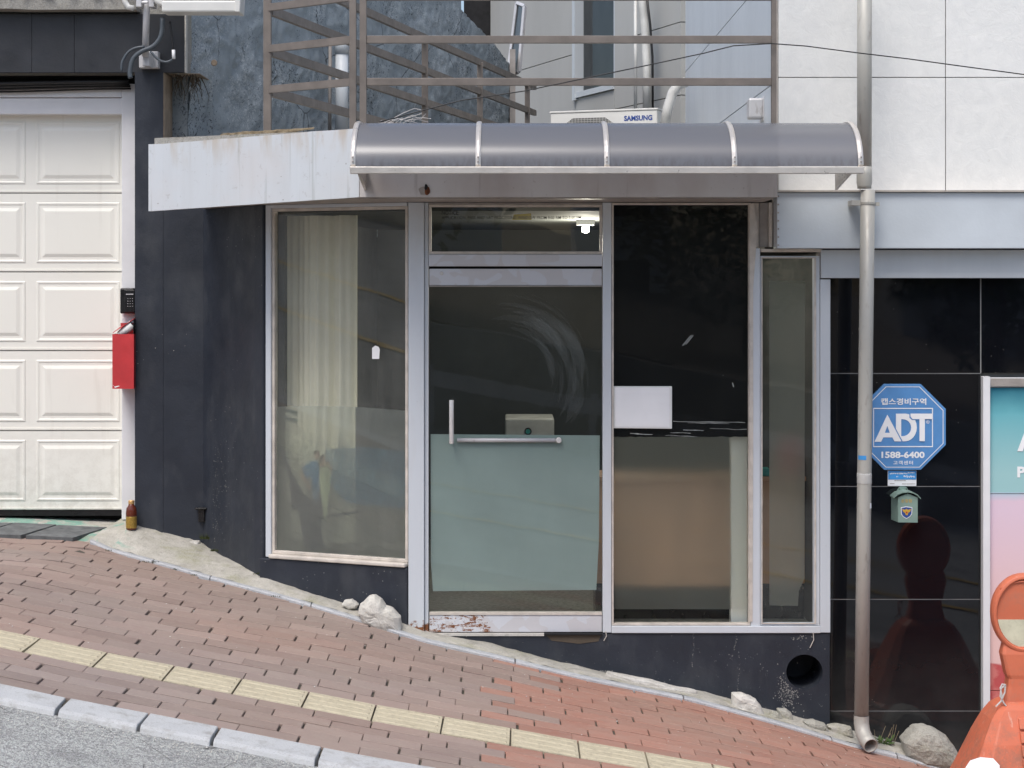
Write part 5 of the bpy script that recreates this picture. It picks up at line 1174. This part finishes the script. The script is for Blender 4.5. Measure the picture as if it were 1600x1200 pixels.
chunk('rock', 'pale wedge-shaped rock below the narrow window', [(1144, 1084), (1160, 1084), (1182, 1093), (1190, 1105), (1196, 1120), (1175, 1121), (1150, 1114), (1143, 1104)], 9.50, .09, 'rock', 21)
chunk('rock', 'small dark grey stone right of the wedge-shaped rock', [(1202, 1118), (1206, 1112), (1216, 1113), (1222, 1122), (1218, 1128), (1206, 1126)], 9.50, .05, 'greyrock', 33)
chunk('rock', 'rough grey rubble lump under the round wall hole', [(1214, 1108), (1228, 1108), (1238, 1116), (1241, 1128), (1226, 1128), (1216, 1121)], 9.54, .06, 'greyrock', 37)
chunk('rock', 'flat grey stone to the left of the downpipe', [(1256, 1128), (1272, 1125), (1290, 1132), (1296, 1142), (1284, 1145), (1262, 1140)], 9.52, .07, 'greyrock', 41)
chunk('rock', 'flat pale stone touching the downpipe elbow', [(1292, 1134), (1310, 1132), (1330, 1137), (1334, 1152), (1318, 1152), (1298, 1145)], 9.55, .07, 'apron', 45)
chunk('rock', 'big rounded grey boulder right of the downpipe', [(1411, 1160), (1420, 1148), (1432, 1138), (1446, 1136), (1464, 1141), (1480, 1152), (1492, 1168), (1502, 1186), (1500, 1205), (1440, 1200), (1415, 1180)], 9.45, .18, 'greyrock', 52)

# ------------------------------------------------------------------ weeds and moss
wd = thing('weed', 'green weed growing beside the downpipe elbow', 'plant', pt(1383, 1160, 9.55)); random.seed(8)
mb = MB(); base = pt(1383, 1163, 9.56)
for k in range(26):
    a = random.uniform(0, 2*math.pi); L = random.uniform(.03, .085); el = random.uniform(.3, 1.2); d_ = Vector((math.cos(a)*math.cos(el), math.sin(a)*math.cos(el)-.25, math.sin(el))).normalized(); s = Vector((-math.sin(a), math.cos(a), 0))*random.uniform(.004, .009)
    b0 = base+Vector((random.uniform(-.03, .03), random.uniform(-.02, .02), 0)); m_ = b0+d_*L*.55; e_ = b0+d_*L+Vector((0, 0, -.01))
    mb.add([b0, m_-s, e_, m_+s], [(0, 1, 2, 3)])
mb.build('leaf', 'leaf', wd)
mb = MB()
for k in range(9):
    b0 = base+Vector((random.uniform(-.09, .05), 0, -.005)); mb.tube([b0, b0+Vector((random.uniform(-.04, .04), -.02, random.uniform(.04, .12)))], .0012, 4)
mb.build('stem', 'straw', wd)
mb = MB(); random.seed(12)
def tuft(px, py, Y, n, L, sp):
    for _ in range(n):
        b0 = pt(px+random.uniform(-sp, sp), py+random.uniform(-1, 1), Y); d_ = Vector((random.uniform(-.6, .6), random.uniform(-.8, .2), 1)).normalized()*L*random.uniform(.4, 1)
        s = Vector((.0016, 0, 0)); mb.add([b0-s, b0+s, b0+d_], [(0, 1, 2)])
for px, py, Y, n_, L, sp in ((170, 861, 10.2, 26, .012, 5), (235, 879, 10.1, 40, .014, 14), (275, 890, 10.04, 34, .012, 10), (302, 899, 9.98, 26, .010, 6), (320, 842, 10.5, 60, .04, 7), (335, 861, 10.4, 40, .02, 6), (400, 897, 9.99, 20, .014, 5), (430, 932, 9.72, 18, .010, 8), (395, 921, 9.82, 16, .010, 8), (1365, 1160, 9.5, 50, .03, 20), (1222, 1146, 9.42, 16, .012, 8), (1290, 1140, 9.5, 20, .014, 10), (1088, 1094, 9.5, 14, .012, 5)): tuft(px, py, Y, n_, L, sp)
tag(mb.build('moss', 'moss'), 'moss and short grass in the joints along the wall foot', 'moss', kind='stuff')
mb = MB(); random.seed(77)
for _ in range(500):      # grit on the asphalt near the kerb
    x = random.uniform(-2.6, -.4); y = 6.95-abs(random.gauss(0, .12)); z = g(x, y)-.018; r = random.uniform(.0015, .0045)
    mb.add([(x-r, y, z), (x, y-r, z), (x+r, y, z), (x, y+r, z), (x+r*.2, y, z+r*1.1)], [(0, 1, 4), (1, 2, 4), (2, 3, 4), (3, 0, 4)])
tag(mb.build('grit', 'pale'), 'loose pale grit on the asphalt along the kerb', 'grit', kind='stuff')
mb = MB()
for _ in range(60):
    x = random.uniform(-2.4, 2.0); y = random.uniform(8.1, yw(x)-.02); z = g(x, y)+.001; r = random.uniform(.002, .005)
    mb.add([(x-r, y, z), (x, y-r, z), (x+r, y, z), (x, y+r, z), (x, y, z+r)], [(0, 1, 4), (1, 2, 4), (2, 3, 4), (3, 0, 4)])
tag(mb.build('litter_crumbs', 'pale'), 'tiny pale crumbs scattered over the brick paving', 'crumbs', kind='stuff')

# ------------------------------------------------------------------ orange traffic post at the right edge
TB = thing('traffic_post', 'orange plastic traffic marker with round reflective head standing at the right edge', 'traffic marker', (2.49, 8.67, -.55))
Yo = 8.67; cx = X_(1602, Yo); hc = (X_(1599, Yo), Yo, Z_(957, Yo)); rr = .185
def oval(r, y, n=40): return [(hc[0]+r*.86*math.cos(2*math.pi*k/n), y, hc[2]+r*1.04*math.sin(2*math.pi*k/n)) for k in range(n)]
MB().loft([oval(.02, Yo+.045), oval(rr*.86, Yo+.045), oval(rr*.97, Yo+.03), oval(rr, Yo+.005), oval(rr, Yo-.02), oval(rr*.965, Yo-.040), oval(rr*.88, Yo-.044), oval(rr*.855, Yo-.030), oval(.02, Yo-.030)]).build('head', 'orange', TB, smooth=False, bevel=.004)
n = 24; rf = rr*.845; ys_ = Yo-.0325
vs = [(hc[0]+rf*.86*math.cos(R(190+k*(160/n))), ys_, hc[2]+rf*1.04*math.sin(R(190+k*(160/n)))) for k in range(n+1)]
MB().hull([(x, y+.002, z) for x, y, z in vs], vs).build('reflector', 'reflector', TB)
MB().tube([(hc[0]+.16*math.cos(R(60+k*10)), Yo-.034, hc[2]+.10*math.sin(R(60+k*10))+.055) for k in range(9)], .004, 6).build('moulded_ring', 'orange', TB, smooth=True)
def sect(py, lpx, dep, rx=.25):
    z = Z_(py, Yo); w = cx-X_(lpx, Yo); d_ = dep; c_ = min(w, d_)*rx
    return [(cx-w+c_, Yo-d_, z), (cx+w-c_, Yo-d_, z), (cx+w, Yo-d_+c_, z), (cx+w, Yo+d_-c_, z), (cx+w-c_, Yo+d_, z), (cx-w+c_, Yo+d_, z), (cx-w, Yo+d_-c_, z), (cx-w, Yo-d_+c_, z)]
MB().loft([sect(1094, 1566, .062), sect(1070, 1572, .05), sect(1058, 1573, .046), sect(1052, 1570, .048), sect(1020, 1563, .042), sect(1005, 1566, .030), sect(985, 1575, .020)]).build('neck', 'orange', TB, bevel=.004)
MB().loft([sect(1270, 1462, .30), sect(1250, 1470, .29), sect(1240, 1486, .26), sect(1200, 1505, .225), sect(1150, 1526, .175), sect(1118, 1541, .13), sect(1102, 1552, .105), sect(1095, 1561, .085), sect(1092, 1566, .07)]).build('base', 'orange', TB, bevel=.006)
mb = MB()
for k in range(6):
    py = 1112+k*19; z = Z_(py, Yo); yf_ = Yo-lerp_tab([(1095, .085), (1118, .13), (1150, .175), (1200, .225), (1240, .26)], py)
    z2 = Z_(py+15, Yo); yf2 = Yo-lerp_tab([(1095, .085), (1118, .13), (1150, .175), (1200, .225), (1240, .26)], py+15)
    xa, xb = cx-.07, cx+.07
    mb.hull([(xa, yf2-.016, z2), (xb, yf2-.016, z2), (xb, yf2+.02, z2), (xa, yf2+.02, z2)], [(xa, yf_-.016, z), (xb, yf_-.016, z), (xb, yf_+.02, z), (xa, yf_+.02, z)])
mb.build('step_rib', 'orange', TB, bevel=.003)
yy = Yo-.232
MB().poly([(X_(x, 8.44), 8.435+.0*y-(1185-y)*.0, Z_(y, 8.44)) for x, y in ((1497, 1230), (1503, 1196), (1515, 1187), (1545, 1184), (1560, 1192), (1563, 1230))]) if False else None
mb = MB(); pp = []
for x, y in ((1508, 1245), (1508, 1200), (1516, 1188), (1532, 1183), (1552, 1185), (1562, 1196), (1560, 1245)):
    d_ = lerp_tab([(1095, .085), (1118, .13), (1150, .175), (1200, .225), (1240, .26)], y); Y_ = Yo-d_-.004; pp.append(pt(x, y, Y_))
mb.poly(pp); mb.build('white_patch', 'wht', TB)
mb = MB(); Ysr = Yo-.115
for q in ([(1571, 1070), (1564, 1076), (1563, 1088), (1568, 1098), (1572, 1103)], [(1571, 1070), (1570, 1082), (1564, 1096), (1556, 1104)], [(1571, 1070), (1566, 1069), (1563, 1075), (1566, 1090)]):
    mb.tube([pt(x, y, Ysr+.03) for x, y in q], .004, 6)
tag(mb.build('string', 'string'), 'white string knotted round the neck of the orange traffic marker', 'string')

# ------------------------------------------------------------------ far side of the road (seen in the glass and polished stone)
fw_ = thing('retaining_wall', 'grey stone retaining wall on the far side of the road', 'wall', (0, -3.6, 0))
mb = MB(); xs_ = fr(-20, 20, 1.0); mb.loft([[(x, -3.3, g(x, 0)-.4), (x, -3.9, g(x, 0)-.4), (x, -3.9, g(x, 0)+1.3), (x, -3.3, g(x, 0)+1.3)] for x in xs_]); mb.build('wall_body', 'stonewall', fw_)
bank = tag(sheet(fr(-30, 30, 2), [-3.9, -7, -12, -25], lambda x, y: g(x, 0)+1.3+(-3.9-y)*.10+.3*mnoise.noise((x*.3, y*.3, 0))).build('hillside', 'earth', smooth=True), kind='structure')
def tree_meshes(seed):
    rnd = random.Random(seed); tr = MB(); tr.tube([(0, 0, 0), (.06, .05, 1.2), (-.05, 0, 2.4)], [.16, .11, .06], 8)
    lf = MB()
    for _ in range(3800):
        while True:
            p = Vector((rnd.uniform(-1, 1), rnd.uniform(-1, 1), rnd.uniform(-1, 1)))
            if p.length < 1: break
        if mnoise.noise(p*2.4+Vector((seed, 0, 0))) < -.12: continue
        c = Vector((p.x*1.9, p.y*1.5, 2.3+p.z*1.9)); a = Vector((rnd.uniform(-1, 1), rnd.uniform(-1, 1), rnd.uniform(-1, 1))).normalized()*.11; b = a.orthogonal().normalized()*.05
        lf.add([c-a, c-b, c+a, c+b], [(0, 1, 2, 3)])
    return tr, lf
t_, l_ = tree_meshes(5)
tag0 = ['uphill end', 'second from uphill', 'opposite the shop', 'fourth along', 'downhill', 'downhill end']
first = None
for k, x in enumerate((-9.5, -6.0, -1.3, 3.4, 6.6, 10.5)):
    if first is None:
        tr = thing('tree', 'dark leafy tree on the bank across the road, %s' % tag0[k], 'tree', (0, 0, 0), 'trees on the bank across the road')
        a = t_.build('trunk', 'bark', tr, smooth=True); b = l_.build('crown', 'crown', tr); first = (tr, a, b); cur = tr
    else:
        cur = first[0].copy(); scene.collection.objects.link(cur); cur['label'] = 'dark leafy tree on the bank across the road, %s' % tag0[k]
        for q in first[1:]: c_ = q.copy(); scene.collection.objects.link(c_); c_.parent = cur
    cur.location = (x, -5.2-.5*(k % 2), g(x, 0)+1.6); cur.rotation_euler = (0, 0, k*1.3); cur.scale = (1.15, 1.1, .9+.2*(k % 3))

ho = thing('added_house', 'pale house with blue-grey windows, unseen, added across the road to vary the glass reflections', 'added_house', (0, -15, 1))  # out of view, added to give the glass reflections more variety
for x0, x1, h_, m_ in ((-16, -8.5, 5.5, 'beige'), (-4.6, -.2, 4.6, 'greyp'), (1.2, 3.0, 7.0, 'white'), (7.4, 14, 4.0, 'beige')):
    B('wall', m_, ho, x0, x1, -17, -14.5, g(x0, 0)-1, g(x0, 0)+h_)  # walls of the added unseen house
    x = x0+.5
    while x+1.0 < x1:
        for z in (1.6, 3.4):
            if z+1.1 < h_: f_ = B('window', 'white', ho, x, x+.95, -14.5, -14.44, g(x0, 0)+z, g(x0, 0)+z+1.1); B('pane', 'winglass', f_, x+.07, x+.88, -14.439, -14.43, g(x0, 0)+z+.07, g(x0, 0)+z+1.03)  # windows of the added unseen house
        x += 1.6
gr = thing('added_guard_rail', 'unseen steel guard rail added along the far kerb to vary the glass reflections', 'railing', (0, -2.6, 0))  # added out of view as a pale band for the reflections
MB().loft([[(x, -2.6, g(x, 0)+.55), (x, -2.56, g(x, 0)+.55), (x, -2.56, g(x, 0)+.75), (x, -2.6, g(x, 0)+.75)] for x in fr(-14, 14, .5)]).build('beam', 'galv', gr)
for x in fr(-13, 13, 2.0): B('post', 'galv', gr, x-.04, x+.04, -2.68, -2.605, g(x, 0)-.1, g(x, 0)+.8)  # posts of the added unseen guard rail
